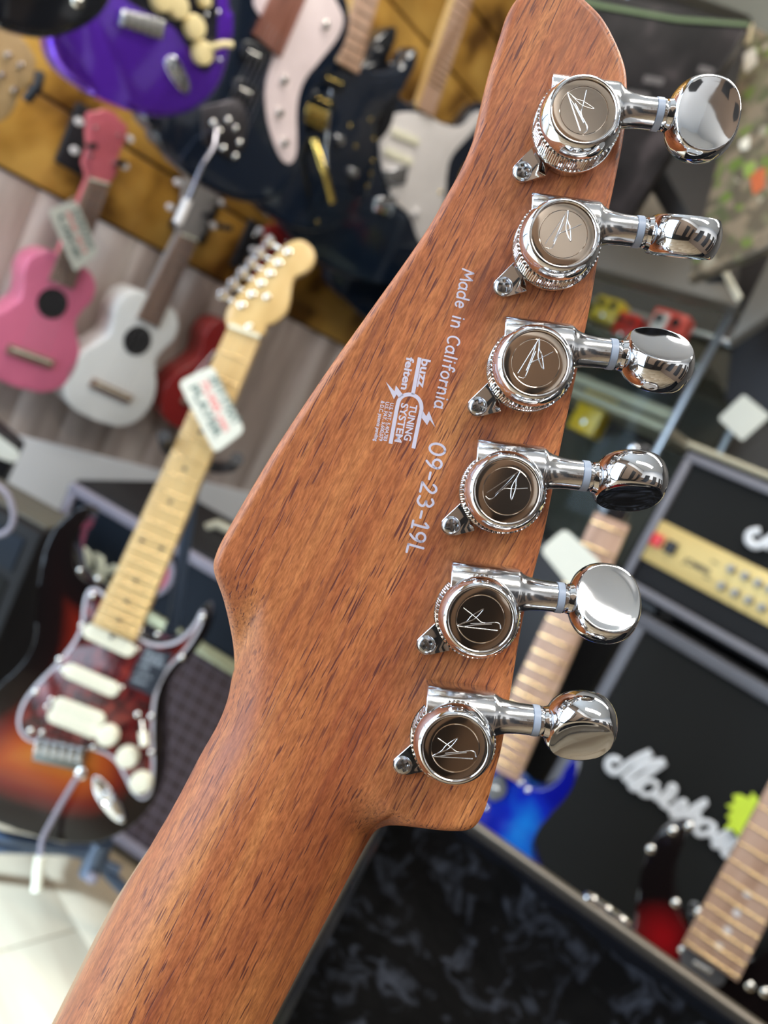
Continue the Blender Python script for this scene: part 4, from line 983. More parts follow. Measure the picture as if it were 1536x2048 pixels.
# stand
M_stand = mat('blue_grey_stand_metal', (0.06, 0.085, 0.13), 0.3, 0.3)
O = at(200, 1660, 1.16); fz = Fr(Vector((O.x, O.y, 0)), 3)
s = thing('guitar_stand', fz, 'tubular blue-grey guitar stand under the sunburst guitar', 'stand')
def pw(px, py, off=0.0): x, y = fz.p(px, py, off); return (x, y, off)
tube('post', [pw(345, 1250, -0.02), pw(230, 1560, 0.0), pw(205, 1640, 0.0)], 0.010, M_stand, s)
tube('yoke_arm', [pw(395, 925, -0.03), pw(350, 915, -0.03), pw(332, 893, 0.0), pw(328, 872, 0.05)], 0.009, M_dark, s); tube('yoke_arm', [pw(395, 925, -0.03), pw(435, 935, -0.02), pw(462, 932, 0.02), pw(474, 918, 0.06)], 0.009, M_dark, s)
tube('post_top', [pw(395, 925, -0.03), pw(345, 1250, -0.02)], 0.009, M_stand, s)
tube('cradle', [pw(-70, 1650, 0.06), pw(0, 1672, 0.05), pw(95, 1690, 0.02), pw(180, 1712, 0.0), pw(240, 1742, 0.0)], 0.008, M_stand, s)
tube('leg', [pw(190, 1700, 0.0), pw(215, 1745, 0.0), pw(258, 1790, 0.0), pw(330, 1848, 0.0)], 0.009, M_stand, s)
tube('leg', [pw(190, 1700, 0.0), (pw(190, 1700)[0] - 0.10, 0.06, -0.16), (pw(190, 1700)[0] - 0.14, 0.008, -0.22)], 0.009, M_stand, s)
tube('leg', [pw(190, 1700, 0.0), (pw(190, 1700)[0] - 0.22, 0.07, 0.05), (pw(190, 1700)[0] - 0.30, 0.008, 0.07)], 0.009, M_stand, s)
lathe('leg_hub', [(0.016, -0.03), (0.018, 0.0), (0.016, 0.03)], M_stand, s, Matrix.Translation(pw(192, 1715, 0.0)) @ Matrix.Rotation(rad(90), 4, 'X'), 16)
for a, b in ((34, 1690), (184, 1756)): dome('clamp_knob', *pw(a, b, 0.02)[:2], 0.02, 0.010, M_piping, s)
s['label'] = 'tubular blue-grey guitar stand under the sunburst guitar'

# ----------------------------------------------------------------- black cabinet with cream lettering
fr = fr_at(300, 1300, 1.34, -13)
yb = -fr.O.z + 0.0
top = fr.p(140, 955)[1]; xl = fr.p(140, 958)[0]; xr = xl + 0.62
fo = Fr(fr.O + fr.ex * ((xl + xr) / 2) + Vector((0, 0, 1)) * yb, -13); H_ = top - yb; hw = (xr - xl) / 2
t = thing('speaker_cabinet', fo, 'black speaker cabinet with cream OX lettering behind the sunburst guitar', 'speaker cabinet')
box('cabinet_shell', -hw, hw, 0.012, H_, -0.30, -0.012, M_tolex, t, bev=0.008)
def ring_frame(nm, x0, x1, y0, y1, w, z0, z1, m, t):
    for a in ((x0, x1, y1 - w, y1), (x0, x1, y0, y0 + w), (x0, x0 + w, y0 + w, y1 - w), (x1 - w, x1, y0 + w, y1 - w)): box(nm, *a, z0, z1, m, t, bev=0.002)
ring_frame('edge_piping', -hw + 0.006, hw - 0.006, 0.02, H_ - 0.006, 0.018, -0.012, 0.004, M_piping, t)
ys = fo.p(425, 1312)[1]
box('front_panel', -hw + 0.024, hw - 0.024, ys + 0.012, H_ - 0.024, -0.02, -0.004, M_tolexb, t)
box('trim_strip', -hw + 0.024, hw - 0.024, ys - 0.010, ys + 0.010, -0.012, 0.004, mat('green_gold_trim', (0.42, 0.42, 0.26), 0.35, 0.4), t, bev=0.004)
M_grille = mat('brown_grille_cloth', (0.055, 0.032, 0.036), 0.7)
gr = box('grille', -hw + 0.024, hw - 0.024, 0.038, ys - 0.010, -0.02, -0.008, M_grille, t)
M_gline = mat('grille_thread', (0.12, 0.09, 0.11), 0.6)
k = -hw + 0.045
while k < hw - 0.03: box('grille_rib', k - 0.0016, k + 0.0016, 0.04, ys - 0.012, -0.009, -0.006, M_gline, gr); k += 0.026
k = 0.055
while k < ys - 0.02: box('grille_rib', -hw + 0.026, hw - 0.026, k - 0.0016, k + 0.0016, -0.009, -0.0055, M_gline, gr); k += 0.026
for nm, (a, b), th_ in (('O', (127, 1116), 0), ('X', (176, 1144), 0)):
    p0 = Vector(fo.p(a, b, 0.004))
    text_mesh('lettering', nm, 0.066, mat('cream_letter', (0.72, 0.75, 0.60), 0.4) if 'cream_letter' not in bpy.data.materials else bpy.data.materials['cream_letter'], t, Matrix.Translation((p0.x, p0.y - 0.012, 0.0)) @ Matrix.Rotation(rad(-2), 4, 'Z'), 0.0034, 0.006)
bx_, by_ = fo.p(300, 1142, 0.004)
bd = lathe('round_badge', [(0.0, 0), (0.046, 0), (0.046, 0.003), (0.042, 0.004), (0, 0.004)], M_piping, t, T(bx_, by_, 0), 40)
lathe('badge_face', [(0.038, 0.0), (0.038, 0.001), (0, 0.001)], mat('rose_badge', (0.55, 0.10, 0.17), 0.4), bd, T(0, 0, 0.004), 40)
hy = H_ + 0.012
tube('handle', [(-0.10, H_, -0.15), (-0.085, hy + 0.004, -0.15), (0.0, hy + 0.010, -0.15), (0.085, hy + 0.004, -0.15), (0.10, H_, -0.15)], 0.009, M_beigepipe, t, 10, 0.5)
for sx in (-1, 1): box('rubber_foot', sx * (hw - 0.06) - 0.02, sx * (hw - 0.06) + 0.02, 0.0, 0.014, -0.07, -0.03, M_dark, t)
for sx in (-1, 1): box('rubber_foot', sx * (hw - 0.06) - 0.02, sx * (hw - 0.06) + 0.02, 0.0, 0.014, -0.27, -0.23, M_dark, t)

# ----------------------------------------------------------------- black combo amplifier at the left edge
P0 = at(84, 1068, 1.14); fo = Fr((P0.x, P0.y, 0), -8)
H_ = P0.z
t = thing('combo_amplifier', fo, 'black combo amplifier at the left edge behind the sunburst guitar waist', 'amplifier')
box('cabinet_shell', -0.30, 0.0, 0.01, H_, -0.13, 0.0, M_tolex, t, bev=0.008)
box('top_panel', -0.29, -0.01, H_ - 0.001, H_ + 0.004, -0.11, -0.02, mat('olive_grey_top', (0.10, 0.095, 0.075), 0.5), t, bev=0.002)
box('control_panel', -0.28, -0.02, H_ - 0.075, H_ - 0.02, -0.004, 0.004, M_tolexb, t, bev=0.002)
box('grille', -0.28, -0.02, 0.03, H_ - 0.09, -0.004, 0.004, M_cloth, t, bev=0.002)
for x_ in (-0.10, -0.15, -0.2, -0.25): knob('knob', x_, H_ - 0.045, 0.004, 0.010, 0.012, M_dark, t)
for x_ in (-0.26, -0.04): box('rubber_foot', x_ - 0.02, x_ + 0.02, 0, 0.012, -0.06, -0.02, M_dark, t)
cf = Fr(at(10, 1010, 1.05), 10)
c = thing('instrument_cable', cf, 'loop of grey cable hanging over the amplifier at the left edge', 'cable')
tube('cord', spline([(*cf.p(-60, 985), 0), (*cf.p(-20, 968), 0), (*cf.p(12, 985), 0), (*cf.p(26, 1020), 0), (*cf.p(24, 1050), 0), (*cf.p(5, 1068), 0), (*cf.p(-30, 1070), 0)], 5, False), 0.0042, M_piping, c)
ef = Fr(at(-20, 905, 1.36), 15)
e = thing('folded_case', ef, 'dark red-black box edge at the left margin behind a cream tag', 'box')
slab('lid', rrect(ef.ps([(-160, 780), (-40, 830), (38, 892), (-6, 985), (-160, 960)]), 0.01), -0.05, 0.0, M_dark, e, bev=0.006)
slab('front_board', rrect(ef.ps([(-150, 800), (-40, 845), (18, 888), (-10, 930), (-150, 900)]), 0.01), 0.0, 0.006, mat('dark_wine_vinyl', (0.09, 0.012, 0.02), 0.4), e, bev=0.002)
price_tag([(-110, 880), (-70, 820), (42, 905), (32, 928)], ef, 0.03, 'plain cream price tag corner at the left edge', None, group='rounded price tags')

# ----------------------------------------------------------------- valve amplifier head on a speaker cabinet
MW = -40
fr = fr_at(1400, 1150, 1.33, MW)
ztop = lambda px, py: fr.p(px, py)[1]
cx_l = fr.p(1278, 1222)[0]; ct = ztop(1278, 1218); yfl = -fr.O.z
Wc = 0.77
fo = Fr(fr.O + fr.ex * (cx_l + Wc / 2) + Vector((0, 0, yfl)), MW); Hc = ct - yfl
t = thing('speaker_cabinet', fo, 'tall black speaker cabinet with big white script lettering at the right', 'speaker cabinet')
box('cabinet_shell', -Wc / 2, Wc / 2, 0.03, Hc, -0.36, -0.016, M_tolex, t, bev=0.01)
ring_frame('edge_piping', -Wc / 2 + 0.004, Wc / 2 - 0.004, 0.035, Hc - 0.004, 0.022, -0.016, 0.004, mat('dark_grey_piping', (0.10, 0.10, 0.115), 0.45), t)
box('grille', -Wc / 2 + 0.026, Wc / 2 - 0.026, 0.057, Hc - 0.026, -0.02, -0.004, M_cloth, t)
for sx in (-1, 1):
    for zz in (-0.06, -0.3): lathe('caster', [(0.0, -0.012), (0.016, -0.012), (0.018, 0), (0.016, 0.012), (0, 0.012)], M_dark, t, Matrix.Translation((sx * 0.32, 0.018, zz)) @ Matrix.Rotation(rad(90), 4, 'Y'), 16)
def mk(pts): return [(1180 + x / 4.315, 1470 + y / 4.315) for x, y in pts]
SC = [([(262, 238), (215, 205), (160, 225), (150, 275), (190, 320), (250, 315), (330, 250), (430, 190), (525, 150)], 36), ([(525, 150), (450, 240), (370, 320), (290, 390)], 36), ([(300, 385), (400, 300), (520, 250), (645, 235)], 40),
      ([(645, 235), (540, 310), (430, 380), (350, 430), (385, 465), (440, 440)], 34),
      ([(590, 440), (540, 400), (470, 410), (430, 460), (450, 510), (520, 520), (590, 470), (560, 540), (600, 560)], 26),
      ([(600, 560), (660, 500), (700, 440), (735, 460), (705, 530), (620, 590), (640, 610)], 27),
      ([(640, 610), (700, 640), (760, 590), (820, 575), (800, 640), (740, 670), (700, 690), (790, 720)], 28),
      ([(790, 720), (880, 640), (960, 590), (1000, 580), (900, 680), (810, 740), (880, 690), (940, 690), (910, 760), (940, 790)], 28),
      ([(1080, 790), (1020, 750), (950, 760), (910, 820), (940, 860), (1010, 850), (1080, 800), (1050, 880), (1080, 890)], 26),
      ([(1080, 890), (1160, 850), (1210, 830), (1150, 890), (1060, 950), (1120, 960)], 27),
      ([(1120, 960), (1200, 920), (1270, 900), (1200, 960), (1150, 1000), (1170, 1040), (1220, 1030)], 27)]
M_logo = mat('white_logo_plastic', (0.74, 0.76, 0.78), 0.4)
bm = bmesh.new()
for pts, w in SC:
    P = [(*fo.p(a, b, 0.006), 0.006) for a, b in mk(pts)]
    tube_bm(bm, spline(P, 4, False), w / 4.315 / F * 1.12, 8, 0.35)
bm_obj('script_lettering', bm, M_logo, t, None, 60)
# small script plate row below the head
zz_ = Hc
# the head
Hh = 0.30; fh = Fr(fo.O + Vector((0, 0, Hc)) - fo.n * 0.02 , MW)
xl_ = fh.p(1372, 882)[0]; tp_ = fh.p(1372, 882)[1]
fh = Fr(fh.O + fh.ex * (xl_ + 0.37), MW); Hh = fh.p(1372, 882)[1]; hw = 0.37
t = thing('amplifier_head', fh, 'black valve amplifier head with gold control panel on the tall cabinet', 'amplifier')
box('cabinet_shell', -hw, hw, 0.012, Hh, -0.24, -0.012, M_tolex, t, bev=0.010)
tube('edge_piping', [(-hw + 0.004, Hh - 0.003, -0.006), (hw, Hh - 0.003, -0.006)], 0.006, M_beigepipe, t)
ring_frame('inner_piping', -hw + 0.014, hw - 0.014, 0.022, Hh - 0.016, 0.015, -0.012, 0.002, mat('mid_grey_piping', (0.17, 0.165, 0.185), 0.45), t)
gy0, gy1 = 0.055, 0.145
gp = fh.p(1300, 1100)[1]
g_top = fh.p(1450, 1102)[1]; g_bot = fh.p(1420, 1190)[1]
box('front_cloth', -hw + 0.03, hw - 0.03, g_top, Hh - 0.032, -0.02, -0.008, M_cloth, t)
M_goldp = mat('gold_panel', (0.70, 0.52, 0.20), 0.38, 0.4, var=0.05)
gpanel = box('control_panel', fh.p(1268, 1108)[0] + 0.004, hw - 0.03, g_bot, g_top, -0.02, -0.004, M_goldp, t, bev=0.002)
def hpnt(px, py): return fh.p(px, py, 0.0)
for (a, b), m_ in (((1314, 1081), mat('red_rocker', (0.65, 0.02, 0.02), 0.3)), ((1341, 1095), M_dark)):
    x, y = hpnt(a, b); box('rocker_switch', x - 0.010, x + 0.010, y - 0.012, y + 0.012, -0.005, 0.006, m_, gpanel, bev=0.002)
for a, b in ((1462, 1138), (1490, 1152), (1516, 1166), (1443, 1172), (1470, 1186), (1497, 1200), (1524, 1215), (1540, 1178)):
    x, y = hpnt(a, b); knob('knob', x, y, -0.004, 0.0075, 0.012, mat('grey_knob', (0.30, 0.29, 0.27), 0.4, 0.5) if 'grey_knob' not in bpy.data.materials else bpy.data.materials['grey_knob'], gpanel); 
x, y = hpnt(1372, 1112)
text_mesh('lettering', 'JCM800', 0.015, M_dark, gpanel, Matrix.Translation((x, y - 0.012, -0.0035)), 0.0004, 0.0002)
for a, b in ((1430, 1128), (1415, 1160)):
    x, y = hpnt(a, b); text_mesh('lettering', 'INPUT', 0.006, M_dark, gpanel, Matrix.Translation((x - 0.01, y, -0.0035)), 0.0001, 0.0002)
bm = bmesh.new(); P = [(*fh.p(a, b, 0.004), 0.004) for a, b in ((1520, 1062), (1500, 1066), (1497, 1082), (1512, 1092), (1530, 1084), (1560, 1062), (1570, 1040))]
tube_bm(bm, spline(P, 4, False), 0.0068, 8, 0.5)
P = [(*fh.p(a, b, 0.004), 0.004) for a, b in ((1530, 1095), (1570, 1072), (1600, 1060))]; tube_bm(bm, P, 0.006, 8, 0.5)
bm_obj('script_lettering', bm, M_logo, t, None, 60)
for sx in (-1, 1): box('rubber_foot', sx * 0.3 - 0.02, sx * 0.3 + 0.02, 0.0, 0.014, -0.07, -0.03, M_dark, t)
for sx in (-1, 1): box('rubber_foot', sx * 0.3 - 0.02, sx * 0.3 + 0.02, 0.0, 0.014, -0.21, -0.17, M_dark, t)
price_tag([(1436, 837), (1487, 788), (1541, 832), (1484, 883)], fh, -0.05, 'square beige tag standing above the amplifier head', None, cat='price tag', round_=0.006)
M_lime = mat('fluorescent_lime_card', (0.62, 0.80, 0.04), 0.5)
fs = Fr(fo.O, MW); c0 = fs.p(1492, 1630, 0.02)
fs2 = Fr(fs.O + fs.ex * c0[0] + fs.ey * c0[1] + fs.n * 0.02, MW)
t = thing('starburst_card', fs2, 'lime-green starburst sign stuck over the end of the script lettering', 'sign')
star = [(1480, 1588), (1498, 1597), (1505, 1584), (1515, 1597), (1545, 1590), (1560, 1600), (1530, 1612), (1515, 1628), (1502, 1640), (1493, 1668), (1482, 1680), (1468, 1660), (1448, 1658), (1462, 1640), (1452, 1632), (1466, 1622), (1452, 1610), (1470, 1606), (1466, 1590)]
slab('card', fs2.ps(star), 0, 0.0015, M_lime, t)

# ----------------------------------------------------------------- guitars on the right
fr = fr_at(1060, 1560, 1.02, -22, 6)
t = thing('blue_guitar', fr, 'deep blue double-cutaway guitar with tan fretboard between headstock and tall cabinet', 'guitar')
M_blue = grain_mat('ocean_blue_burst', [(0.004, 0.006, 0.20), (0.006, 0.02, 0.34), (0.01, 0.16, 0.55)], (7, 7, 7), rough=0.12, coat=1.0, stops=[0.45, 0.56, 0.68])
g_body(fr, [(1018, 1512), (1030, 1545), (1055, 1572), (1085, 1578), (1115, 1560), (1136, 1524), (1150, 1518), (1152, 1550), (1136, 1590), (1098, 1632), (1072, 1668), (1062, 1710), (1080, 1780), (1060, 1880), (960, 1930), (860, 1900), (800, 1820), (830, 1720), (900, 1640), (930, 1560), (950, 1500), (975, 1470), (990, 1490)], M_blue, t, bev=0.012)
slab('neck', bar2d(fr.p(1000, 1540), fr.p(1225, 1040), 0.055, 0.046), -0.010, 0.008, M_maple, t, bev=0.003)
fb = slab('fretboard', bar2d(fr.p(1000, 1540), fr.p(1225, 1040), 0.056, 0.047), 0.008, 0.012, M_tanrose, t, bev=0.001)
frets(24, fr.p(1238, 1012), fr.p(1000, 1540), 0.60, 0.045, 0.055, 0.012, M_gfret, fb, 0.0016, 0.0028)
nn_ = Vector(fr.p(1225, 1040)); 
slab('headstock', [p[:2] for p in spline([(*p, 0) for p in fr.ps([(1208, 1040), (1196, 1010), (1215, 960), (1250, 905), (1290, 890), (1300, 905), (1270, 950), (1262, 990), (1250, 1040)])], 4)], -0.012, 0.002, M_black, t, bev=0.003)
for a, b in ((1268, 900), (1285, 925), (1250, 930), (1240, 955), (1262, 965), (1225, 985)): x, y = fr.p(a, b); dome('tuner_post', x, y, 0.002, 0.008, M_chrome, t, 1.4)
pickup(fr, fr.p(975, 1565), fr.p(1012, 1585), 0.034, 0.0, mat('grey_pickup_cover', (0.12, 0.12, 0.12), 0.3), t, 6, pole_m=M_fret)
for a, b in ((1042, 1566), (1056, 1580), (973, 1615)): x, y = fr.p(a, b); dome('screw', x, y, 0.0, 0.004, M_fret, t)
price_tag([(1129, 1056), (1205, 1128), (1142, 1176), (1080, 1100)], fr, 0.03, 'pale grey price tag hanging on the blue guitar neck', None, group='rounded price tags')

fr = fr_at(1400, 1850, 0.86, -28, 6)
t = thing('dark_red_guitar', fr, 'black and red guitar with tan fretboard at the lower right', 'guitar')
M_rb = bpy.data.materials.new('black_red_burst'); M_rb.use_nodes = True
def rb(m, y0, y1):
    nt = m.node_tree; N = nt.nodes; b = N['Principled BSDF']; b.inputs['Roughness'].default_value = 0.12; b.inputs['Coat Weight'].default_value = 0.5
    tc = N.new('ShaderNodeTexCoord'); ds = N.new('ShaderNodeVectorMath'); ds.operation = 'DISTANCE'; ds.inputs[1].default_value = (y0[0], y0[1], 0); nt.links.new(tc.outputs['Object'], ds.inputs[0])
    cr = N.new('ShaderNodeValToRGB'); e = cr.color_ramp.elements; e[0].position = 0.006; e[1].position = 0.042; e[1].color = (0.006, 0.004, 0.004, 1); e[0].color = (0.22, 0.005, 0.007, 1); nt.links.new(ds.outputs['Value'], cr.inputs[0]); nt.links.new(cr.outputs[0], b.inputs['Base Color'])
rb(M_rb, fr.p(1325, 1876), 0)
g_body(fr, [(1372, 1652), (1345, 1652), (1312, 1672), (1290, 1715), (1276, 1780), (1268, 1850), (1250, 1910), (1240, 1990), (1280, 2080), (1400, 2160), (1540, 2140), (1600, 2060), (1590, 1980), (1620, 1900), (1600, 1850), (1560, 1880), (1480, 1930), (1400, 1880), (1365, 1840), (1350, 1790), (1352, 1730), (1366, 1690)], M_rb, t, bev=0.010)
g_body(fr, [(1375, 1825), (1396, 1824), (1420, 1800), (1440, 1810), (1440, 1850), (1420, 1880), (1390, 1870)], M_black, t, bev=0.008, name='horn_edge')
slab('neck', bar2d(fr.p(1420, 1918), fr.p(1690, 1400), 0.062, 0.052), -0.010, 0.008, M_black, t, bev=0.003)
fb = slab('fretboard', bar2d(fr.p(1420, 1918), fr.p(1690, 1400), 0.062, 0.052), 0.008, 0.012, M_tanrose, t, bev=0.001)
frets(22, fr.p(1715, 1352), fr.p(1420, 1918), 0.60, 0.05, 0.061, 0.012, M_gfret, fb, 0.0014, 0.0024)
for a, b in ((1495, 1782), (1474, 1820), (1456, 1854), (1438, 1886)): x, y = fr.p(a, b); lathe('fret_marker', [(0.004, 0), (0.004, 0.0004), (0, 0.0004)], M_whiteP, fb, T(x, y, 0.012), 16)
pickup(fr, fr.p(1362, 1905), fr.p(1452, 1958), 0.030, 0.0, mat('graphite_pickup', (0.07, 0.07, 0.075), 0.35), t, 6, pole_m=M_fret)
for a, b in ((1346, 1661), (1379, 1652), (1302, 1698), (1366, 1900), (1500, 1972), (1530, 1985), (1352, 1806), (1398, 1824)): x, y = fr.p(a, b); dome('screw', x, y, 0.001, 0.0055, M_fret, t)

# ----------------------------------------------------------------- open guitar case
ZC = 0.62
def hz(px, py, z=ZC):
    r = ray(px, py); k = (z - CAMZ) / r.z; p = CO + r * k; return Vector((p.x, p.y, z))
c1, c2 = hz(800, 1538), hz(1521, 2048)
dv = (c2 - c1).normalized(); c2 = c1 + dv * 1.05; nv = Vector((dv.y, -dv.x, 0))
if nv.y > 0: nv = -nv
mc = Matrix(((dv.x, -nv.x, 0, 0), (dv.y, -nv.y, 0, 0), (0, 0, 1, 0), (0, 0, 0, 1)))
cc = (c1 + c2) / 2; mc[0][3], mc[1][3], mc[2][3] = cc.x, cc.y, ZC - 0.12
t = thing('guitar_case', mc, 'open black guitar case lined with crushed black velvet', 'guitar case')
Lh = (c2 - c1).length / 2; Wd = 0.40
mci = mc.inverted(); nb1 = mci @ hz(470, 2120); tdir = (nb1 - (mci @ c1)); tdir = tdir * (Wd / -tdir.y)
CP = [(-Lh, 0.0), (Lh, 0.0), (Lh, -Wd), (-Lh + tdir.x, -Wd)]      # outline of the shaped case
M_velvet = bpy.data.materials.new('crushed_velvet'); M_velvet.use_nodes = True
def velvet(m):
    nt = m.node_tree; N = nt.nodes; b = N['Principled BSDF']; b.inputs['Roughness'].default_value = 0.8; b.inputs['Specular IOR Level'].default_value = 0.1
    tc = N.new('ShaderNodeTexCoord'); a = N.new('ShaderNodeTexNoise'); a.inputs['Scale'].default_value = 34; a.inputs['Detail'].default_value = 5; a.inputs['Distortion'].default_value = 1.2; a.inputs['Roughness'].default_value = 0.62
    nt.links.new(tc.outputs['Object'], a.inputs['Vector'])
    cr = N.new('ShaderNodeValToRGB'); e = cr.color_ramp.elements; e[0].position = 0.52; e[0].color = (0.0006, 0.0006, 0.0008, 1); e[1].position = 0.78; e[1].color = (0.046, 0.054, 0.074, 1)
    nt.links.new(a.outputs['Fac'], cr.inputs[0]); nt.links.new(cr.outputs[0], b.inputs['Base Color'])
    bp = N.new('ShaderNodeBump'); bp.inputs['Strength'].default_value = 0.8; bp.inputs['Distance'].default_value = 0.004; nt.links.new(a.outputs['Fac'], bp.inputs['Height']); nt.links.new(bp.outputs[0], b.inputs['Normal'])
velvet(M_velvet)
# shell walls follow the outline (the far long wall is the one in view)
def inset_poly(P, d):
    V = [Vector(p) for p in P]; n = len(V); out = []
    for i in range(n):
        e0 = (V[i] - V[i - 1]).normalized(); e1 = (V[(i + 1) % n] - V[i]).normalized()
        n0 = Vector((e0.y, -e0.x)); n1 = Vector((e1.y, -e1.x)); b_ = (n0 + n1); b_ = b_ / max(b_.dot(n0), 0.2)
        out.append(tuple(V[i] + b_ * d))
    return out
CI = inset_poly(CP, 0.014); RO = inset_poly(CP, -0.003); RI = inset_poly(CP, 0.008)
M_alu = mat('dull_bronze_rim', (0.16, 0.14, 0.115), 0.35, 0.7)
for i in range(4):
    k = (i + 1) % 4
    slab('case_wall', [CP[i], CP[k], CI[k], CI[i]], 0.0, 0.114, M_black, t)
    slab('rim', [RO[i], RO[k], RI[k], RI[i]], 0.112, 0.122, M_alu, t, bev=0.003)
slab('case_bottom', CP, -0.008, 0.004, M_black, t)
bm = bmesh.new(); nx_, ny_ = 170, 70
import mathutils
def vz(x, y): return 0.008 * mathutils.noise.noise(Vector((x * 22, y * 22, 0))) + 0.005 * mathutils.noise.noise(Vector((x * 60, y * 60, 4)))
yb0, yb1 = -Wd + 0.014, -0.014; gv = []
for i in range(nx_ + 1):
    row = []
    for j in range(ny_ + 1):
        y = yb0 + (yb1 - yb0) * j / ny_; xl0 = CI[0][0] + (CI[3][0] - CI[0][0]) * (y - CI[0][1]) / (CI[3][1] - CI[0][1]); x = xl0 + (Lh - 0.014 - xl0) * i / nx_
        e_ = max(0, 1 - (1 - j / ny_) * ny_ / 9.0) ** 1.5
        row.append(bm.verts.new((x, y, 0.03 + vz(x, y) + 0.075 * e_)))
    gv.append(row)
for i in range(nx_):
    for j in range(ny_): bm.faces.new((gv[i][j], gv[i + 1][j], gv[i + 1][j + 1], gv[i][j + 1]))
bm_obj('velvet_lining', bm, M_velvet, t, None, 180)
lx = (mc.inverted() @ hz(1213, 1820)).x
la = box('latch', lx - 0.022, lx + 0.022, -0.004, 0.010, 0.10, 0.126, M_chrome, t, bev=0.003)
for q in (-0.014, 0.0, 0.014): dome('rivet', lx + q, 0.003, 0.125, 0.0045, M_fret, la)
lf = Fr((cc.x, cc.y, 0), 0); lm = Matrix(((mc[0][0], mc[0][1], 0, cc.x), (mc[1][0], mc[1][1], 0, cc.y), (0, 0, 1, 0), (0, 0, 0, 1)))
t = thing('folding_table', lm, 'low black table carrying the open guitar case', 'table')
slab('table_top', CP, ZC - 0.155, ZC - 0.129, M_dark, t, bev=0.003)
for x_, y_ in ((-Lh + 0.05, -0.04), (Lh - 0.04, -0.04), (Lh - 0.04, -Wd + 0.04), (CP[3][0] + 0.06, -Wd + 0.04)): box('leg', x_ - 0.015, x_ + 0.015, y_ - 0.015, y_ + 0.015, 0, ZC - 0.155, M_dark, t, bev=0.002)

# ----------------------------------------------------------------- glass showcase and boxes, upper right
fr = fr_at(1300, 720, 1.62, -38)
xr_, yt_ = fr.p(1482, 598); yb_ = -fr.O.z
fo = Fr(fr.O + fr.ex * (xr_ - 0.30) + Vector((0, 0, yb_)), -38); Hs = yt_ - yb_; w2 = 0.30
t = thing('glass_showcase', fo, 'glass-fronted showcase with beige shelves right of the headstock', 'showcase')
M_alupost = mat('brushed_aluminium', (0.35, 0.38, 0.40), 0.3, 0.8)
M_in = mat('olive_back_board', (0.05, 0.047, 0.032), 0.6); M_beige = mat('beige_shelf_board', (0.46, 0.42, 0.31), 0.45)
box('back_board', -w2, w2, 0.0, Hs, -0.36, -0.35, M_in, t)
box('base_cabinet', -w2, w2, 0.0, 0.80, -0.35, -0.003, M_dark, t, bev=0.003)
for x_ in (-w2, w2 - 0.014):
    for z_ in (-0.35, -0.014): box('corner_post', x_, x_ + 0.014, 0.80, Hs, z_, z_ + 0.014, M_alupost, t, bev=0.002)
for z_ in (-0.35, -0.014): box('top_rail', -w2 + 0.014, w2 - 0.014, Hs - 0.014, Hs, z_, z_ + 0.014, M_alupost, t, bev=0.002)
M_glass = bpy.data.materials.new('clear_glass'); M_glass.use_nodes = True
gb = M_glass.node_tree.nodes['Principled BSDF']; gb.inputs['Transmission Weight'].default_value = 1; gb.inputs['Roughness'].default_value = 0.0; gb.inputs['IOR'].default_value = 1.15; gb.inputs['Base Color'].default_value = (0.86, 0.93, 0.90, 1)
box('glass_pane', -w2 + 0.014, w2 - 0.014, 0.802, Hs - 0.015, -0.008, -0.004, M_glass, t)
sh = []
for py_ in (800, 640):
    y_ = fo.p(1240, py_)[1] if py_ == 800 else fo.p(1340, 690)[1]
    sh.append(y_)
y_a = fo.p(1250, 812)[1]
box('shelf', -w2 + 0.014, w2 - 0.014, y_a - 0.018, y_a, -0.34, -0.02, M_beige, t, bev=0.002)
box('shelf_lip', -w2 + 0.014, w2 - 0.014, y_a + 0.008, y_a + 0.030, -0.035, -0.015, M_beige, t, bev=0.002)
y_b = fo.p(1330, 700)[1]
def item(name, px, py, w, h, d, col, label, cat, off, yb, sub=None, tilt=0):
    x = fo.p(px, py, off)[0]; f = Fr(fo.O + fo.ex * x + fo.ey * yb + fo.n * off, -38 + tilt)
    o = thing(name, f, label, cat)
    box('housing', -w / 2, w / 2, 0, h, -d / 2, d / 2, mat(name + '_paint', col, 0.35, coat=0.3), o, bev=0.004)
    for s_ in (-1, 1): knob('knob', s_ * w * 0.24, h * 0.72, d / 2, w * 0.12, 0.01, M_dark if sum(col) > 0.5 else M_whiteP, o)
    lathe('footswitch', [(w * 0.1, 0), (w * 0.1, 0.006), (0, 0.008)], M_fret, o, T(0, h * 0.25, d / 2), 14)
    return o
item('effect_pedal', 1178, 845, 0.07, 0.10, 0.05, (0.85, 0.55, 0.02), 'bright yellow effect pedal beside the headstock edge', 'pedal', -0.10, fo.p(1175, 872, -0.10)[1])
item('effect_pedal', 1218, 628, 0.07, 0.06, 0.05, (0.62, 0.45, 0.04), 'mustard yellow effect pedal high in the showcase', 'pedal', -0.16, fo.p(1210, 650, -0.16)[1])
item('effect_pedal', 1256, 660, 0.055, 0.07, 0.05, (0.60, 0.03, 0.02), 'red effect pedal left of the red and white one', 'pedal', -0.16, fo.p(1245, 690, -0.16)[1])
o = item('effect_pedal', 1340, 655, 0.085, 0.085, 0.05, (0.70, 0.08, 0.06), 'red and white effect pedal behind a chrome tuner button', 'pedal', -0.16, fo.p(1322, 700, -0.16)[1])
box('face_plate', -0.035, 0.0, 0.03, 0.075, 0.025, 0.027, M_whiteP, o)
y_c = min(fo.p(1210, 650, -0.16)[1], fo.p(1245, 690, -0.16)[1]) - 0.004
box('shelf', -w2 + 0.014, w2 - 0.014, y_c - 0.014, y_c, -0.34, -0.04, mat('smoked_shelf', (0.10, 0.10, 0.08), 0.2), t, bev=0.002)
y_d = y_a

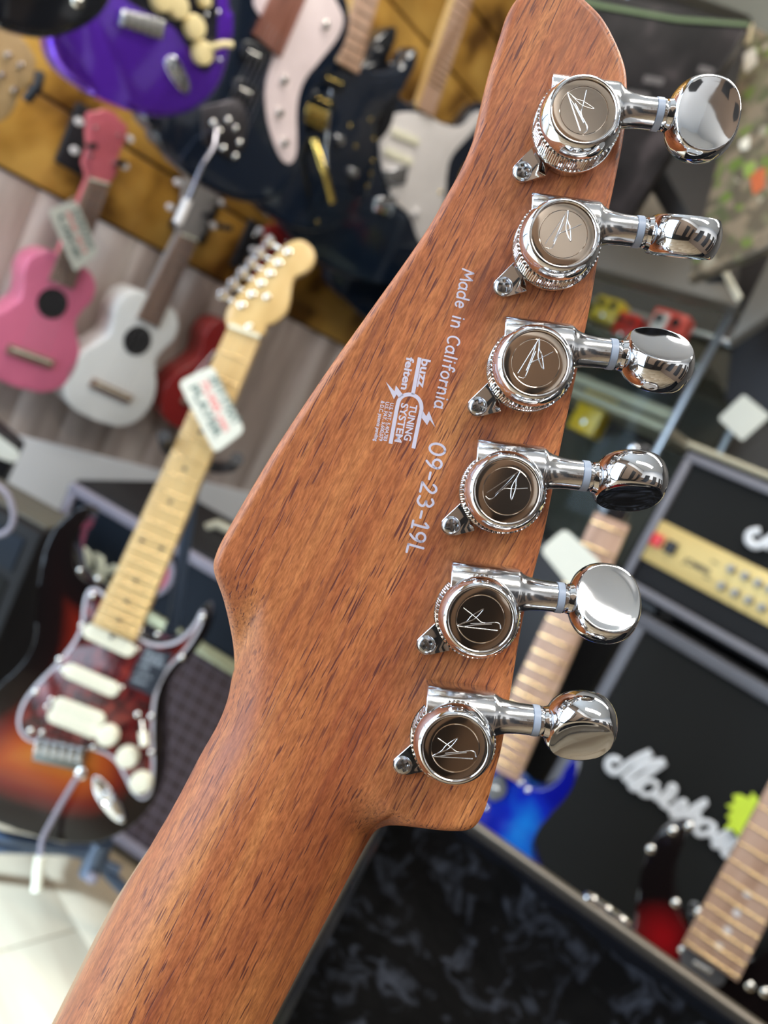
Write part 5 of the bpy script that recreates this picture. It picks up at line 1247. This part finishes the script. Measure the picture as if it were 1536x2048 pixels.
# amplifier cartons stacked on top of the showcase side
def carton(name, quad, z, yaw, th, m, label, lean=0, extra=None, off=0.0):
    cxp = sum(q[0] for q in quad) / 4; cyp = sum(q[1] for q in quad) / 4
    f = fr_at(cxp, cyp, z, yaw, lean); o = thing(name, f, label, {'display_light': 'light', 'blister_packs': 'packs'}.get(name, 'box'))
    slab('box_body', f.ps(quad), -th, 0.0, m, o, bev=0.003)
    if extra: extra(f, o)
    return o
M_carton = grain_mat('dark_printed_carton', [(0.006, 0.005, 0.005), (0.016, 0.013, 0.013), (0.05, 0.04, 0.04)], (14, 9, 9), rough=0.4, coat=0.1, stops=[0.4, 0.55, 0.7])
M_carton.node_tree.nodes['Principled BSDF'].inputs['Specular IOR Level'].default_value = 0.08
def ex1(f, o):
    slab('green_edge', f.ps([(1150, -6), (1200, 8), (1355, 36), (1500, 47), (1498, 54), (1352, 44), (1198, 17), (1150, 3)]), 0.0, 0.003, mat('dull_green_tape', (0.06, 0.10, 0.03), 0.5), o)
    for i_, (a, b, w) in enumerate(((1290, 150, 40), (1400, 130, 30), (1255, 180, 46))):
        slab('printed_patch', rrect(f.ps([(a, b), (a + w, b + 8), (a + w - 6, b + 22), (a - 6, b + 14)]), 0.004), 0.0, 0.0006, mat('grey_print', (0.06, 0.05, 0.048), 0.4) if i_ == 0 else bpy.data.materials['grey_print'], o)
carton('storage_box', [(1090, -40), (1502, 44), (1240, 470), (1010, 380)], 1.30, -16, 0.05, M_carton, 'dark printed carton with a green top edge behind the top tuner', extra=ex1)
def printed():
    m = bpy.data.materials.new('colour_printed_packs'); m.use_nodes = True; nt = m.node_tree; N = nt.nodes; b = N['Principled BSDF']; b.inputs['Roughness'].default_value = 0.3
    tc = N.new('ShaderNodeTexCoord'); v = N.new('ShaderNodeTexVoronoi'); v.inputs['Scale'].default_value = 58; nt.links.new(tc.outputs['Object'], v.inputs['Vector'])
    sp_ = N.new('ShaderNodeSeparateColor'); nt.links.new(v.outputs['Color'], sp_.inputs[0])
    cr = N.new('ShaderNodeValToRGB'); cr.color_ramp.interpolation = 'CONSTANT'
    for i, (p, c) in enumerate([(0, (0.10, 0.085, 0.06)), (0.35, (0.20, 0.16, 0.11)), (0.62, (0.14, 0.13, 0.08)), (0.80, (0.12, 0.17, 0.04)), (0.90, (0.30, 0.27, 0.20)), (0.93, (0.09, 0.10, 0.05))]):
        e = cr.color_ramp.elements[i] if i < 2 else cr.color_ramp.elements.new(p); e.position = p; e.color = (*c, 1)
    nt.links.new(sp_.outputs[0], cr.inputs[0]); nt.links.new(cr.outputs[0], b.inputs['Base Color']); return m
M_pr = printed()
def ex2(f, o):
    for nm, q, c in (('orange_label', [(1500, 350), (1532, 335), (1530, 375), (1508, 392)], (0.45, 0.11, 0.045)), ('green_label', [(1488, 330), (1512, 322), (1508, 352), (1490, 358)], (0.22, 0.30, 0.07)), ('glint_patch', [(1478, 88), (1508, 45), (1500, 84), (1478, 95)], (0.9, 0.8, 0.55)), ('pale_label', [(1488, 110), (1512, 95), (1514, 128), (1492, 148)], (0.6, 0.57, 0.5)), ('pale_label', [(1480, 285), (1500, 272), (1498, 298), (1482, 302)], (0.7, 0.66, 0.55))):
        slab(nm, rrect(f.ps(q), 0.004), 0.0, 0.002, mat(nm, c, 0.3, 0.6 if nm == 'glint_patch' else 0), o)  # the bright metallic patch paints the glint along the box edge
carton('blister_packs', [(1503, 50), (1640, 120), (1570, 480), (1375, 560)], 1.24, -58, 0.02, M_pr, 'colourful hanging packs with an orange label at the right edge', extra=ex2)
carton('storage_box', [(1150, 300), (1240, 262), (1478, 612), (1130, 520)], 1.56, -30, 0.08, mat('taupe_carton', (0.19, 0.165, 0.13), 0.5), 'plain taupe carton between the top two tuner buttons')
def ex3(f, o): pass
carton('storage_box', [(1255, 300), (1300, 285), (1452, 560), (1410, 560)], 1.38, -30, 0.02, M_dark, 'narrow black board leaning beside the taupe carton')
carton('display_light', [(1412, 492), (1426, 488), (1484, 592), (1472, 602)], 1.33, -30, 0.012, mat('cream_tube', (0.82, 0.78, 0.62), 0.4), 'slim cream bar light beside the taupe carton')
carton('storage_box', [(1250, -60), (1620, -60), (1620, 240), (1496, 30)], 1.6, -38, 0.05, mat('grey_green_carton', (0.15, 0.15, 0.12), 0.6), 'grey-green carton at the top right corner')
carton('storage_box', [(1478, 640), (1560, 470), (1640, 560), (1455, 685)], 1.42, -45, 0.03, mat('grey_card', (0.20, 0.19, 0.17), 0.5), 'grey carton corner at the right edge above the beige tag')
carton('storage_box', [(1485, 470), (1640, 300), (1640, 900), (1450, 800)], 1.52, -45, 0.04, M_dark, 'plain black carton at the right edge')  # plain black sheet filling the dark area at the right edge
